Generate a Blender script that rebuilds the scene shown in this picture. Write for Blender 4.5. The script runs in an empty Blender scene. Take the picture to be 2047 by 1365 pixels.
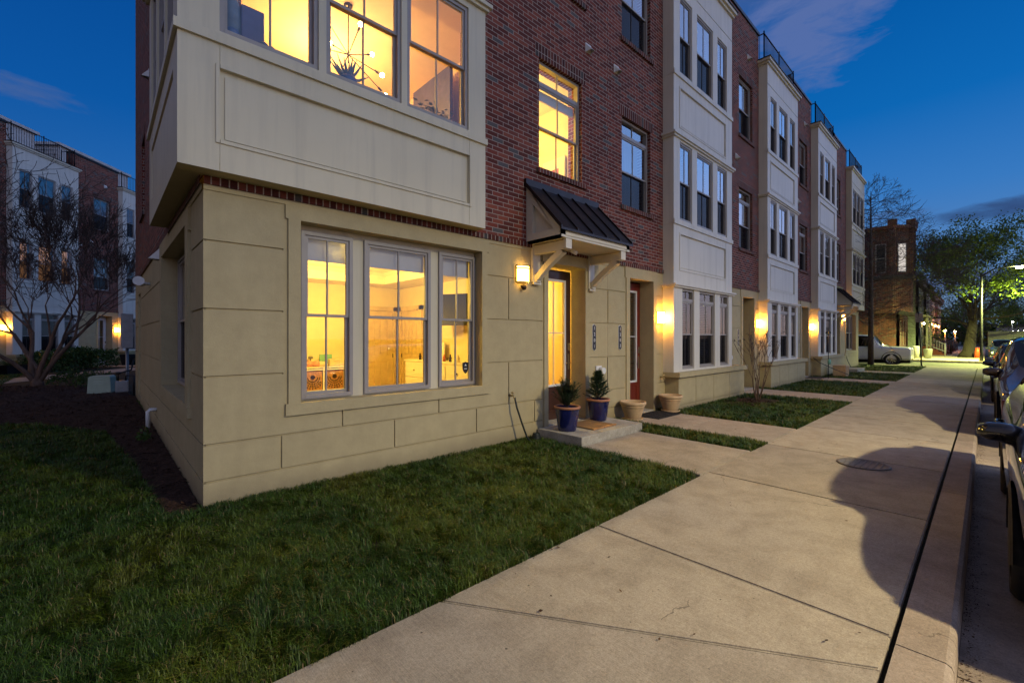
import bpy, bmesh, math, random
import numpy as np
from mathutils import Vector, Matrix
R = random.Random(7)
rad = math.radians
SC = bpy.context.scene
COL = SC.collection

# ---------------------------------------------------------------- materials
MATS = {}
def newmat(name):
    m = bpy.data.materials.new(name); m.use_nodes = True
    nt = m.node_tree; nt.nodes.clear()
    out = nt.nodes.new('ShaderNodeOutputMaterial')
    MATS[name] = m
    return m, nt, out
def N(nt, t, **kw):
    n = nt.nodes.new(t)
    for k, v in kw.items():
        if k in n.inputs.keys(): n.inputs[k].default_value = v
        else: setattr(n, k, v)
    return n
def L(nt, a, b): nt.links.new(a, b)
def math_node(nt, op, a, b=None, clamp=False):
    n = nt.nodes.new('ShaderNodeMath'); n.operation = op; n.use_clamp = clamp
    for i, x in enumerate((a, b)):
        if x is None: continue
        if isinstance(x, (int, float)): n.inputs[i].default_value = x
        else: L(nt, x, n.inputs[i])
    return n.outputs[0]
def mixrgb(nt, fac, a, b, mode='MIX'):
    n = nt.nodes.new('ShaderNodeMix'); n.data_type = 'RGBA'; n.blend_type = mode
    for s, x in ((n.inputs[0], fac), (n.inputs[6], a), (n.inputs[7], b)):
        if isinstance(x, (int, float)): s.default_value = x
        elif isinstance(x, tuple): s.default_value = x if len(x) == 4 else (*x, 1)
        else: L(nt, x, s)
    return n.outputs[2]
def ramp(nt, fac, stops, interp='LINEAR'):
    n = nt.nodes.new('ShaderNodeValToRGB'); n.color_ramp.interpolation = interp
    e = n.color_ramp.elements
    while len(e) < len(stops): e.new(0.5)
    for i, (p, c) in enumerate(stops):
        e[i].position = p; e[i].color = (*c, 1) if len(c) == 3 else c
    L(nt, fac, n.inputs[0]); return n.outputs[0]
def noise(nt, vec, scale, detail=4, rough=.55, dist=0.):
    n = N(nt, 'ShaderNodeTexNoise'); n.inputs['Scale'].default_value = scale
    n.inputs['Detail'].default_value = detail; n.inputs['Roughness'].default_value = rough
    n.inputs['Distortion'].default_value = dist
    if vec is not None: L(nt, vec, n.inputs['Vector'])
    return n.outputs[0]
def mapv(nt, vec, scale=(1,1,1), loc=(0,0,0), rot=(0,0,0)):
    n = N(nt, 'ShaderNodeMapping'); n.inputs['Scale'].default_value = scale
    n.inputs['Location'].default_value = loc; n.inputs['Rotation'].default_value = rot
    L(nt, vec, n.inputs['Vector']); return n.outputs[0]

def plain(name, col, rough=.6, metal=0., var=.12, nscale=6., bump=0., bscale=60., spec=.5, coat=0., coords='Object', stretch=(1,1,1)):
    """painted / moulded / metal surface with slight procedural unevenness"""
    m, nt, out = newmat(name)
    b = N(nt, 'ShaderNodeBsdfPrincipled'); L(nt, b.outputs[0], out.inputs[0])
    tc = N(nt, 'ShaderNodeTexCoord')
    v = mapv(nt, tc.outputs[coords], stretch)
    f = noise(nt, v, nscale, 5)
    lo = tuple(c * (1 - var) for c in col); hi = tuple(min(1, c * (1 + var)) for c in col)
    c = ramp(nt, f, [(.3, lo), (.7, hi)])
    L(nt, c, b.inputs['Base Color'])
    r = ramp(nt, noise(nt, v, nscale * 2.3, 3), [(.3, (max(0, rough - .08),) * 3), (.7, (min(1, rough + .08),) * 3)])
    L(nt, r, b.inputs['Roughness'])
    b.inputs['Metallic'].default_value = metal
    b.inputs['Specular IOR Level'].default_value = spec
    b.inputs['Coat Weight'].default_value = coat
    if bump:
        bn = N(nt, 'ShaderNodeBump'); bn.inputs['Strength'].default_value = bump; bn.inputs['Distance'].default_value = .004
        L(nt, noise(nt, v, bscale, 4), bn.inputs['Height']); L(nt, bn.outputs[0], b.inputs['Normal'])
    return m
def emit(name, col, st):
    m, nt, out = newmat(name)
    e = N(nt, 'ShaderNodeEmission'); e.inputs[0].default_value = (*col, 1); e.inputs[1].default_value = st
    L(nt, e.outputs[0], out.inputs[0]); return m

def stucco(name, col):
    m, nt, out = newmat(name)
    b = N(nt, 'ShaderNodeBsdfPrincipled'); L(nt, b.outputs[0], out.inputs[0])
    tc = N(nt, 'ShaderNodeTexCoord'); v = tc.outputs['Object']
    big = noise(nt, v, .7, 5, .6); sv = mapv(nt, v, (3.5, 3.5, .35)); streak = noise(nt, sv, 1.6, 4)
    fine = noise(nt, v, 160, 3)
    c = ramp(nt, big, [(.25, tuple(x * .9 for x in col)), (.75, tuple(x * 1.06 for x in col))])
    c = mixrgb(nt, ramp(nt, streak, [(.42, (0, 0, 0)), (.75, (.22,) * 3)]), c, tuple(x * .72 for x in col))
    c = mixrgb(nt, .45, c, ramp(nt, fine, [(.3, (.62,) * 3), (.7, (1.08,) * 3)]), 'MULTIPLY')
    c = mixrgb(nt, .35, c, ramp(nt, noise(nt, v, 5.5, 6, .65), [(.32, (.78, .77, .75)), (.62, (1.04,) * 3)]), 'MULTIPLY')
    sep = N(nt, 'ShaderNodeSeparateXYZ'); L(nt, v, sep.inputs[0])
    # splash-back dirt just over the soil line
    z = ramp(nt, math_node(nt, 'ADD', sep.outputs[2], math_node(nt, 'MULTIPLY', big, .22)), [(.1, (1,) * 3), (.33, (0,) * 3)])
    c = mixrgb(nt, math_node(nt, 'MULTIPLY', z, .6), c, (.15, .12, .08))
    L(nt, c, b.inputs['Base Color']); b.inputs['Roughness'].default_value = .85
    b.inputs['Specular IOR Level'].default_value = .25
    bn = N(nt, 'ShaderNodeBump'); bn.inputs['Strength'].default_value = .6; bn.inputs['Distance'].default_value = .004
    h = math_node(nt, 'ADD', fine, math_node(nt, 'MULTIPLY', noise(nt, v, 18, 3), 1.2))
    L(nt, h, bn.inputs['Height']); L(nt, bn.outputs[0], b.inputs['Normal'])
    return m

def panel_paint(name, col):
    m, nt, out = newmat(name)
    b = N(nt, 'ShaderNodeBsdfPrincipled'); L(nt, b.outputs[0], out.inputs[0])
    tc = N(nt, 'ShaderNodeTexCoord'); v = tc.outputs['Object']
    f = noise(nt, v, .9, 5, .6)
    c = ramp(nt, f, [(.25, tuple(x * .92 for x in col)), (.75, tuple(x * 1.05 for x in col))])
    streak = noise(nt, mapv(nt, v, (6, 6, .3)), 1.4, 5, .65)
    c = mixrgb(nt, ramp(nt, streak, [(.48, (0,) * 3), (.8, (.42,) * 3)]), c, (.34, .31, .24))
    L(nt, c, b.inputs['Base Color']); b.inputs['Roughness'].default_value = .55; b.inputs['Specular IOR Level'].default_value = .35
    bn = N(nt, 'ShaderNodeBump'); bn.inputs['Strength'].default_value = .12; bn.inputs['Distance'].default_value = .002
    L(nt, noise(nt, v, 40, 3), bn.inputs['Height']); L(nt, bn.outputs[0], b.inputs['Normal'])
    return m

def brick(name, bw=.2135, rh=.0677, ms=.0055, off=.5, dark=1.22, stops=None):
    m, nt, out = newmat(name)
    b = N(nt, 'ShaderNodeBsdfPrincipled'); L(nt, b.outputs[0], out.inputs[0])
    tc = N(nt, 'ShaderNodeTexCoord')
    sp = N(nt, 'ShaderNodeSeparateXYZ'); L(nt, tc.outputs['Object'], sp.inputs[0])
    sn = N(nt, 'ShaderNodeSeparateXYZ'); L(nt, tc.outputs['Normal'], sn.inputs[0])
    side = math_node(nt, 'GREATER_THAN', math_node(nt, 'ABSOLUTE', sn.outputs[0]), .6)
    h = math_node(nt, 'ADD', math_node(nt, 'MULTIPLY', sp.outputs[0], math_node(nt, 'SUBTRACT', 1., side)),
                  math_node(nt, 'MULTIPLY', sp.outputs[1], side))
    cb = N(nt, 'ShaderNodeCombineXYZ'); L(nt, math_node(nt, 'ADD', h, 40.), cb.inputs[0]); L(nt, math_node(nt, 'ADD', sp.outputs[2], 20.312), cb.inputs[1])
    def bt(c1, c2, mo):
        t = N(nt, 'ShaderNodeTexBrick'); L(nt, cb.outputs[0], t.inputs['Vector'])
        t.inputs['Color1'].default_value = c1; t.inputs['Color2'].default_value = c2; t.inputs['Mortar'].default_value = mo
        t.inputs['Scale'].default_value = 1; t.inputs['Mortar Size'].default_value = ms; t.inputs['Mortar Smooth'].default_value = .15
        t.inputs['Bias'].default_value = 0; t.inputs['Brick Width'].default_value = bw; t.inputs['Row Height'].default_value = rh
        t.offset = off; return t
    t = bt((0, 0, 0, 1), (1, 1, 1, 1), (.5, .5, .5, 1))
    if stops is None:
        stops = [(0, (.088, .019, .012)), (.25, (.17, .038, .022)), (.45, (.125, .026, .016)), (.62, (.20, .052, .03)),
                 (.78, (.10, .024, .016)), (.88, (.15, .042, .028)), (.94, (.085, .075, .07)), (1., (.12, .09, .07))]
    stops = [(p, tuple(x * dark for x in c)) for p, c in stops]
    c = ramp(nt, t.outputs['Color'], stops, 'CONSTANT')
    grain = noise(nt, tc.outputs['Object'], 90, 4)
    c = mixrgb(nt, .45, c, ramp(nt, grain, [(.25, (.55,) * 3), (.75, (1.25,) * 3)]), 'MULTIPLY')
    big = noise(nt, tc.outputs['Object'], .8, 4)
    c = mixrgb(nt, .5, c, ramp(nt, big, [(.3, (.72,) * 3), (.7, (1.1,) * 3)]), 'MULTIPLY')
    mort = ramp(nt, grain, [(.3, (.27, .22, .18)), (.7, (.44, .37, .30))])
    c = mixrgb(nt, t.outputs['Fac'], c, mort)
    L(nt, c, b.inputs['Base Color']); b.inputs['Roughness'].default_value = .85; b.inputs['Specular IOR Level'].default_value = .3
    bn = N(nt, 'ShaderNodeBump'); bn.inputs['Strength'].default_value = .8; bn.inputs['Distance'].default_value = .008
    hh = math_node(nt, 'ADD', math_node(nt, 'SUBTRACT', 1., t.outputs['Fac']), math_node(nt, 'MULTIPLY', grain, .35))
    L(nt, hh, bn.inputs['Height']); L(nt, bn.outputs[0], b.inputs['Normal'])
    return m

def concrete(name, col, dirt=.5):
    m, nt, out = newmat(name)
    b = N(nt, 'ShaderNodeBsdfPrincipled'); L(nt, b.outputs[0], out.inputs[0])
    tc = N(nt, 'ShaderNodeTexCoord'); v = tc.outputs['Object']; geo = N(nt, 'ShaderNodeNewGeometry')
    big = noise(nt, v, .6, 6, .62, .6); mid = noise(nt, v, 3.4, 7, .7, .4); fine = noise(nt, v, 120, 4, .75); peb = noise(nt, v, 46, 3, .6)
    broom = noise(nt, mapv(nt, v, (55, 2.2, 1)), 3., 4)
    c = ramp(nt, big, [(.28, tuple(x * .80 for x in col)), (.5, col), (.75, tuple(x * 1.08 for x in col))])
    tone = ramp(nt, geo.outputs['Random Per Island'], [(0, (.80, .78, .77)), (.5, (.98, .965, .95)), (1, (1.08, 1.06, 1.0))])
    c = mixrgb(nt, 1., c, tone, 'MULTIPLY')
    c = mixrgb(nt, .8 * dirt + .2, c, ramp(nt, mid, [(.3, (.52, .49, .46)), (.58, (1.04,) * 3)]), 'MULTIPLY')
    c = mixrgb(nt, .6, c, ramp(nt, fine, [(.3, (.45,) * 3), (.65, (1.18,) * 3)]), 'MULTIPLY')
    c = mixrgb(nt, .35, c, ramp(nt, peb, [(.35, (.6, .58, .55)), (.6, (1.08,) * 3)]), 'MULTIPLY')
    c = mixrgb(nt, .35, c, ramp(nt, broom, [(.3, (.65,) * 3), (.65, (1.1,) * 3)]), 'MULTIPLY')
    for sc, thr, lim in ((14, .055, .52), (5, .035, .45)):
        vo = N(nt, 'ShaderNodeTexVoronoi'); vo.inputs['Scale'].default_value = sc; L(nt, v, vo.inputs['Vector'])
        spot = math_node(nt, 'LESS_THAN', vo.outputs['Distance'], thr)
        pick = math_node(nt, 'GREATER_THAN', noise(nt, v, sc * .4, 2), lim)
        c = mixrgb(nt, math_node(nt, 'MULTIPLY', math_node(nt, 'MULTIPLY', spot, pick), .8), c, (.045, .038, .03))
    # hairline cracks here and there
    ed = N(nt, 'ShaderNodeTexVoronoi'); ed.feature = 'DISTANCE_TO_EDGE'; ed.inputs['Scale'].default_value = .42
    wv = N(nt, 'ShaderNodeVectorMath'); wv.operation = 'ADD'; L(nt, v, wv.inputs[0])
    sc_ = N(nt, 'ShaderNodeVectorMath'); sc_.operation = 'SCALE'; nn = N(nt, 'ShaderNodeTexNoise'); nn.inputs['Scale'].default_value = 2.4; nn.inputs['Detail'].default_value = 6; L(nt, v, nn.inputs['Vector'])
    L(nt, nn.outputs[1], sc_.inputs[0]); sc_.inputs['Scale'].default_value = .55; L(nt, sc_.outputs[0], wv.inputs[1]); L(nt, wv.outputs[0], ed.inputs['Vector'])
    crack = math_node(nt, 'MULTIPLY', math_node(nt, 'LESS_THAN', ed.outputs['Distance'], .0016), math_node(nt, 'GREATER_THAN', noise(nt, v, .5, 2), .56))
    c = mixrgb(nt, math_node(nt, 'MULTIPLY', crack, .6), c, (.08, .065, .05))
    L(nt, c, b.inputs['Base Color']); b.inputs['Roughness'].default_value = .88; b.inputs['Specular IOR Level'].default_value = .3
    bn = N(nt, 'ShaderNodeBump'); bn.inputs['Strength'].default_value = .55; bn.inputs['Distance'].default_value = .005
    L(nt, math_node(nt, 'ADD', math_node(nt, 'ADD', fine, broom), math_node(nt, 'ADD', mid, peb)), bn.inputs['Height']); L(nt, bn.outputs[0], b.inputs['Normal'])
    return m

def speckle(name, cols, scale, rough=.95, bump=.8, dist=.02):
    m, nt, out = newmat(name)
    b = N(nt, 'ShaderNodeBsdfPrincipled'); L(nt, b.outputs[0], out.inputs[0])
    tc = N(nt, 'ShaderNodeTexCoord'); v = tc.outputs['Object']
    f = noise(nt, v, scale, 6, .7); g = noise(nt, v, scale * .06, 4)
    n = len(cols)
    c = ramp(nt, f, [(.3 + .4 * i / max(1, n - 1), cc) for i, cc in enumerate(cols)])
    c = mixrgb(nt, .6, c, ramp(nt, g, [(.3, (.55,) * 3), (.7, (1.2,) * 3)]), 'MULTIPLY')
    L(nt, c, b.inputs['Base Color']); b.inputs['Roughness'].default_value = rough; b.inputs['Specular IOR Level'].default_value = .25
    bn = N(nt, 'ShaderNodeBump'); bn.inputs['Strength'].default_value = bump; bn.inputs['Distance'].default_value = dist
    L(nt, f, bn.inputs['Height']); L(nt, bn.outputs[0], b.inputs['Normal'])
    return m

def glass(name, base=.14, gain=.8, tint=(1, 1, 1), rough=0.):
    m, nt, out = newmat(name)
    lw = N(nt, 'ShaderNodeLayerWeight'); lw.inputs[0].default_value = .5
    f = math_node(nt, 'POWER', lw.outputs['Facing'], 3.2)
    f = math_node(nt, 'ADD', math_node(nt, 'MULTIPLY', f, gain), base, True)
    t = N(nt, 'ShaderNodeBsdfTransparent'); t.inputs[0].default_value = (*tint, 1)
    g = N(nt, 'ShaderNodeBsdfGlossy'); g.inputs['Roughness'].default_value = rough; g.inputs[0].default_value = (1, 1, 1, 1)
    tc = N(nt, 'ShaderNodeTexCoord')
    bn = N(nt, 'ShaderNodeBump'); bn.inputs['Strength'].default_value = .03; bn.inputs['Distance'].default_value = .02
    L(nt, noise(nt, tc.outputs['Object'], 2.2, 2), bn.inputs['Height']); L(nt, bn.outputs[0], g.inputs['Normal'])
    mx = N(nt, 'ShaderNodeMixShader'); L(nt, f, mx.inputs[0]); L(nt, t.outputs[0], mx.inputs[1]); L(nt, g.outputs[0], mx.inputs[2])
    L(nt, mx.outputs[0], out.inputs[0]); return m
def mesh_screen(name):
    m, nt, out = newmat(name)
    d = N(nt, 'ShaderNodeBsdfDiffuse'); d.inputs[0].default_value = (.012, .012, .014, 1)
    t = N(nt, 'ShaderNodeBsdfTransparent')
    mx = N(nt, 'ShaderNodeMixShader'); mx.inputs[0].default_value = .62
    L(nt, t.outputs[0], mx.inputs[1]); L(nt, d.outputs[0], mx.inputs[2]); L(nt, mx.outputs[0], out.inputs[0]); return m
def leafmat(name, cols, trans=.25):
    m, nt, out = newmat(name)
    geo = N(nt, 'ShaderNodeNewGeometry'); tc = N(nt, 'ShaderNodeTexCoord')
    f = noise(nt, tc.outputs['Object'], 1.6, 5, .75)
    r = math_node(nt, 'ADD', math_node(nt, 'MULTIPLY', geo.outputs['Random Per Island'], .5), math_node(nt, 'MULTIPLY', f, .6))
    n = len(cols)
    c = ramp(nt, r, [(.2 + .65 * i / max(1, n - 1), cc) for i, cc in enumerate(cols)])
    d = N(nt, 'ShaderNodeBsdfPrincipled'); L(nt, c, d.inputs['Base Color']); d.inputs['Roughness'].default_value = .55; d.inputs['Specular IOR Level'].default_value = .3
    t = N(nt, 'ShaderNodeBsdfTranslucent'); L(nt, c, t.inputs[0])
    mx = N(nt, 'ShaderNodeMixShader'); mx.inputs[0].default_value = trans
    L(nt, d.outputs[0], mx.inputs[1]); L(nt, t.outputs[0], mx.inputs[2]); L(nt, mx.outputs[0], out.inputs[0]); return m

stucco('stucco', (.485, .40, .222))
panel_paint('panel', (.60, .54, .385)); panel_paint('panel_cool_lit', (.66, .62, .53))  # second is the same panel, whitened in colour for less yellow light
brick('brick')
brick('rowlock', .0735, 1.9, .006, 0., .75)
brick('old_brick', .21, .075, .006, .5, .95)
plain('vinyl', (.30, .27, .245), .45, var=.05)
plain('trim', (.60, .545, .42), .5, var=.06, nscale=3)
plain('black_metal', (.018, .018, .02), .45, .5)
plain('bronze', (.05, .034, .022), .4, .7)
plain('roof_metal', (.035, .028, .026), .38, .75, var=.15, nscale=2)
plain('roof_felt', (.06, .06, .06), .95)
plain('door_brown', (.055, .022, .014), .35, coat=.2)
plain('door_red', (.15, .018, .010), .35, coat=.2)
plain('door_cream', (.62, .46, .23), .5); plain('door_white', (.62, .6, .56), .4)
plain('white_plastic', (.68, .67, .63), .45, var=.05)
plain('blind', (.5, .49, .46), .6, var=.04)
plain('room_backing', (.02, .02, .022), .9)  # near-black sheet standing in for the unlit room behind a pane
plain('curtain_mid', (.11, .115, .125), .9, stretch=(14, 14, .4), nscale=2, var=.3)
glass('glass', .24, .75); glass('glass_clear', .06, .55); glass('car_glass', .07, .8, (.1, .11, .12))
mesh_screen('screen')
concrete('concrete', (.435, .38, .305), .4); concrete('kerb_concrete', (.40, .33, .27)); concrete('step_concrete', (.44, .415, .36), .7)
speckle('asphalt', [(.028, .029, .031), (.052, .052, .053), (.08, .08, .08)], 90, .85, .6, .01)
speckle('soil', [(.012, .009, .005), (.03, .026, .012), (.045, .04, .02)], 30)
speckle('mulch', [(.018, .010, .007), (.06, .03, .018), (.15, .075, .045)], 30, .95, 1., .05)
speckle('earth', [(.03, .03, .02), (.05, .05, .035)], 3)
def grassmat():
    m, nt, out = newmat('grass')
    geo = N(nt, 'ShaderNodeNewGeometry'); tc = N(nt, 'ShaderNodeTexCoord'); v = tc.outputs['Object']; r = geo.outputs['Random Per Island']
    patch = noise(nt, v, .75, 5, .65, .5); c = ramp(nt, patch, [(.3, (.014, .046, .004)), (.47, (.034, .076, .004)), (.6, (.075, .108, .006)), (.76, (.14, .135, .014))])
    c = mixrgb(nt, 1., c, ramp(nt, r, [(0, (.55,) * 3), (.6, (1.05,) * 3), (.93, (1.5, 1.45, 1.2))]), 'MULTIPLY')
    c = mixrgb(nt, math_node(nt, 'GREATER_THAN', r, .962), c, (.20, .15, .065))
    d = N(nt, 'ShaderNodeBsdfPrincipled'); L(nt, c, d.inputs['Base Color']); d.inputs['Roughness'].default_value = .5; d.inputs['Specular IOR Level'].default_value = .35
    t = N(nt, 'ShaderNodeBsdfTranslucent'); L(nt, c, t.inputs[0]); mx = N(nt, 'ShaderNodeMixShader'); mx.inputs[0].default_value = .2
    L(nt, d.outputs[0], mx.inputs[1]); L(nt, t.outputs[0], mx.inputs[2]); L(nt, mx.outputs[0], out.inputs[0])
grassmat()
leafmat('foliage', [(.03, .055, .010), (.08, .125, .018), (.15, .20, .03)], .45)
leafmat('conifer', [(.012, .03, .014), (.03, .06, .022), (.05, .085, .03)], .15)
leafmat('hedge_leaf', [(.015, .035, .008), (.04, .08, .015), (.07, .12, .02)], .2)
leafmat('dry_leaf', [(.06, .03, .012), (.12, .06, .02)], .3)
plain('bark', (.022, .016, .012), .9, var=.4, nscale=9, bump=.8, bscale=30, stretch=(1, 1, .25))
plain('bark_pale', (.12, .07, .045), .8, var=.35, nscale=7, bump=.4, bscale=20, stretch=(1, 1, .3))
plain('twig', (.07, .05, .037), .85, var=.3)
plain('glazed_blue', (.008, .011, .075), .16, var=.35, nscale=9, coat=.6)
plain('terracotta', (.34, .145, .075), .75, var=.15, bump=.2)
plain('tan_clay', (.52, .36, .20), .8, var=.15, nscale=10, bump=.3)
plain('coir', (.19, .105, .04), .95, var=.35, nscale=60, bump=1., bscale=120)
plain('rubber', (.018, .016, .015), .8, var=.3)
plain('hose', (.01, .015, .012), .5)
plain('brass', (.55, .42, .2), .35, .9)
plain('chrome', (.75, .75, .77), .12, 1., var=.03)
plain('utility_green', (.36, .42, .30), .55, var=.08)
plain('grey_metal', (.24, .25, .26), .5, .6)
plain('sign_black', (.012, .014, .02), .4)
plain('sign_white', (.75, .75, .72), .5)
plain('car_black', (.006, .005, .006), .06, .0, var=.05, coat=1.)
plain('car_bronze', (.035, .022, .014), .12, .6, var=.05, coat=1.)
plain('car_silver', (.22, .22, .23), .22, .6, var=.04, coat=.9)
plain('car_white', (.82, .82, .8), .25, .0, var=.03, coat=.9)
plain('car_navy', (.012, .016, .03), .15, .3, coat=1.)
plain('tyre', (.012, .012, .012), .8)
plain('alloy', (.45, .45, .46), .28, .95, var=.06)
plain('lamp_lens', (.55, .57, .6), .1, .2, coat=1.)
plain('amber', (.5, .13, .01), .2, coat=.6)
plain('orange_paint', (.62, .08, .02), .5)
plain('plum', (.055, .05, .12), .55)
plain('pot_blue', (.03, .07, .17), .4)
plain('leaf_blue', (.10, .14, .17), .6, var=.3)
plain('room_wall', (.74, .62, .40), .9, var=.03)
plain('room_wall_up', (.74, .56, .38), .9, var=.03)
plain('room_white', (.78, .72, .58), .7, var=.03)
plain('wood', (.33, .18, .08), .5, var=.25, nscale=4, stretch=(8, 1, 1))
plain('wicker', (.34, .17, .06), .85, var=.45, nscale=22, bump=1., bscale=70)
plain('tv_black', (.005, .005, .005), .45, spec=.15)
plain('pink', (.55, .25, .2), .7); plain('mint', (.2, .45, .32), .7); plain('cloth_cream', (.6, .5, .36), .9)
plain('art_red', (.4, .1, .06), .7, var=.6, nscale=14); plain('paper', (.7, .66, .58), .8)
plain('siding_white', (.45, .45, .44), .7); plain('truck_box', (.20, .20, .19), .5); plain('siding_grey', (.16, .17, .19), .7); plain('rowpaint', (.28, .26, .23), .85, var=.2); plain('rowpaint_green', (.22, .25, .21), .85, var=.2)
plain('cornice_dark', (.05, .045, .04), .8); plain('step_red', (.16, .035, .022), .8)
plain('manhole_iron', (.19, .165, .135), .6, .6, var=.3, nscale=40, bump=.6, bscale=80)
emit('shade_warm', (1., .55, .10), 2.6); emit('shade_hot', (1., .42, .045), 36.)
emit('bulb', (1., .72, .34), 22.); emit('porch_bulb', (1., .62, .22), 45.); emit('porch_orange', (1., .36, .05), 110.)
emit('led', (.95, 1., .28), 70.); emit('flood', (1., .95, .75), 30.); emit('string_light', (1., .6, .12), 3.)
emit('lit_pane', (1., .9, .82), .17); emit('lit_amber', (1., .42, .08), .09)

# ---------------------------------------------------------------- helpers
def finish(bm, name, mats, parent=None, smooth=False, recalc=True, bevel=0., loc=None):
    if bevel:
        bmesh.ops.bevel(bm, geom=bm.edges[:], offset=bevel, segments=2, affect='EDGES', profile=.6)
    if recalc: bmesh.ops.recalc_face_normals(bm, faces=bm.faces[:])
    me = bpy.data.meshes.new(name); bm.to_mesh(me); bm.free()
    if isinstance(mats, str): mats = [mats]
    for m in mats: me.materials.append(MATS[m])
    if smooth:
        me.polygons.foreach_set('use_smooth', [True] * len(me.polygons))
    o = bpy.data.objects.new(name, me); COL.objects.link(o)
    if parent: o.parent = parent
    if loc: o.location = loc
    return o
def tag(o, label, cat, group=None, kind=None):
    if label: o['label'] = label
    if cat: o['category'] = cat
    if group: o['group'] = group
    if kind: o['kind'] = kind
    return o
def struct(o): o['kind'] = 'structure'; return o
def thing(name, label, cat, loc=(0, 0, 0), rz=0., group=None):
    o = bpy.data.objects.new(name, None); COL.objects.link(o)
    o.location = loc; o.rotation_euler = (0, 0, rz); o.empty_display_size = .2
    return tag(o, label, cat, group)
def copy_tree(o, parent=None):
    c = o.copy(); COL.objects.link(c); c.parent = parent
    for ch in list(o.children): copy_tree(ch, c)
    return c
def box(bm, x0, x1, y0, y1, z0, z1, mat=0):
    v = [bm.verts.new((x, y, z)) for x in (x0, x1) for y in (y0, y1) for z in (z0, z1)]
    for q in ((0, 1, 3, 2), (4, 6, 7, 5), (0, 4, 5, 1), (2, 3, 7, 6), (0, 2, 6, 4), (1, 5, 7, 3)):
        f = bm.faces.new([v[i] for i in q]); f.material_index = mat
def fbox(bm, fn, u0, u1, v0, v1, d0, d1, mat=0):
    v = [bm.verts.new(fn(u, w, d)) for u in (u0, u1) for w in (v0, v1) for d in (d0, d1)]
    for q in ((0, 1, 3, 2), (4, 6, 7, 5), (0, 4, 5, 1), (2, 3, 7, 6), (0, 2, 6, 4), (1, 5, 7, 3)):
        f = bm.faces.new([v[i] for i in q]); f.material_index = mat
def quad(bm, pts, mat=0):
    f = bm.faces.new([bm.verts.new(p) for p in pts]); f.material_index = mat; return f
def prism(bm, poly, axis, a0, a1, mat=0):
    """extrude a 2-D polygon along axis 'x','y' or 'z'"""
    def p(c, a):
        return {'x': (a, c[0], c[1]), 'y': (c[0], a, c[1]), 'z': (c[0], c[1], a)}[axis]
    A = [bm.verts.new(p(c, a0)) for c in poly]; B = [bm.verts.new(p(c, a1)) for c in poly]
    n = len(poly)
    fs = [bm.faces.new(A), bm.faces.new(B[::-1])] + [bm.faces.new((A[i], A[(i + 1) % n], B[(i + 1) % n], B[i])) for i in range(n)]
    for f in fs: f.material_index = mat
def tube(bm, pts, rads, n=6, mat=0, cap=True):
    pts = [Vector(p) for p in pts]
    if isinstance(rads, (int, float)): rads = [rads] * len(pts)
    rings = []; prev = None
    for i, p in enumerate(pts):
        t = (pts[min(i + 1, len(pts) - 1)] - pts[max(i - 1, 0)])
        if t.length < 1e-9: t = Vector((0, 0, 1))
        t.normalize()
        a = prev - t * prev.dot(t) if prev is not None else t.orthogonal()
        if a.length < 1e-6: a = t.orthogonal()
        a.normalize(); b = t.cross(a); prev = a
        rings.append([bm.verts.new(p + (a * math.cos(2 * math.pi * k / n) + b * math.sin(2 * math.pi * k / n)) * rads[i]) for k in range(n)])
    for r0, r1 in zip(rings, rings[1:]):
        for k in range(n):
            f = bm.faces.new((r0[k], r0[(k + 1) % n], r1[(k + 1) % n], r1[k])); f.material_index = mat; f.smooth = True
    if cap and n > 2:
        for r in (rings[0][::-1], rings[-1]):
            f = bm.faces.new(r); f.material_index = mat
def lathe(bm, prof, c=(0, 0, 0), n=28, mat=0, sx=1., sy=1.):
    rings = []
    for r, z in prof:
        if r < 1e-5: rings.append([bm.verts.new((c[0], c[1], c[2] + z))])
        else: rings.append([bm.verts.new((c[0] + r * sx * math.cos(2 * math.pi * k / n), c[1] + r * sy * math.sin(2 * math.pi * k / n), c[2] + z)) for k in range(n)])
    for a, b in zip(rings, rings[1:]):
        for k in range(n):
            if len(a) == 1 and len(b) == 1: break
            if len(a) == 1: vs = (a[0], b[k], b[(k + 1) % n])
            elif len(b) == 1: vs = (a[k], a[(k + 1) % n], b[0])
            else: vs = (a[k], a[(k + 1) % n], b[(k + 1) % n], b[k])
            f = bm.faces.new(vs); f.material_index = mat; f.smooth = True
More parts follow.
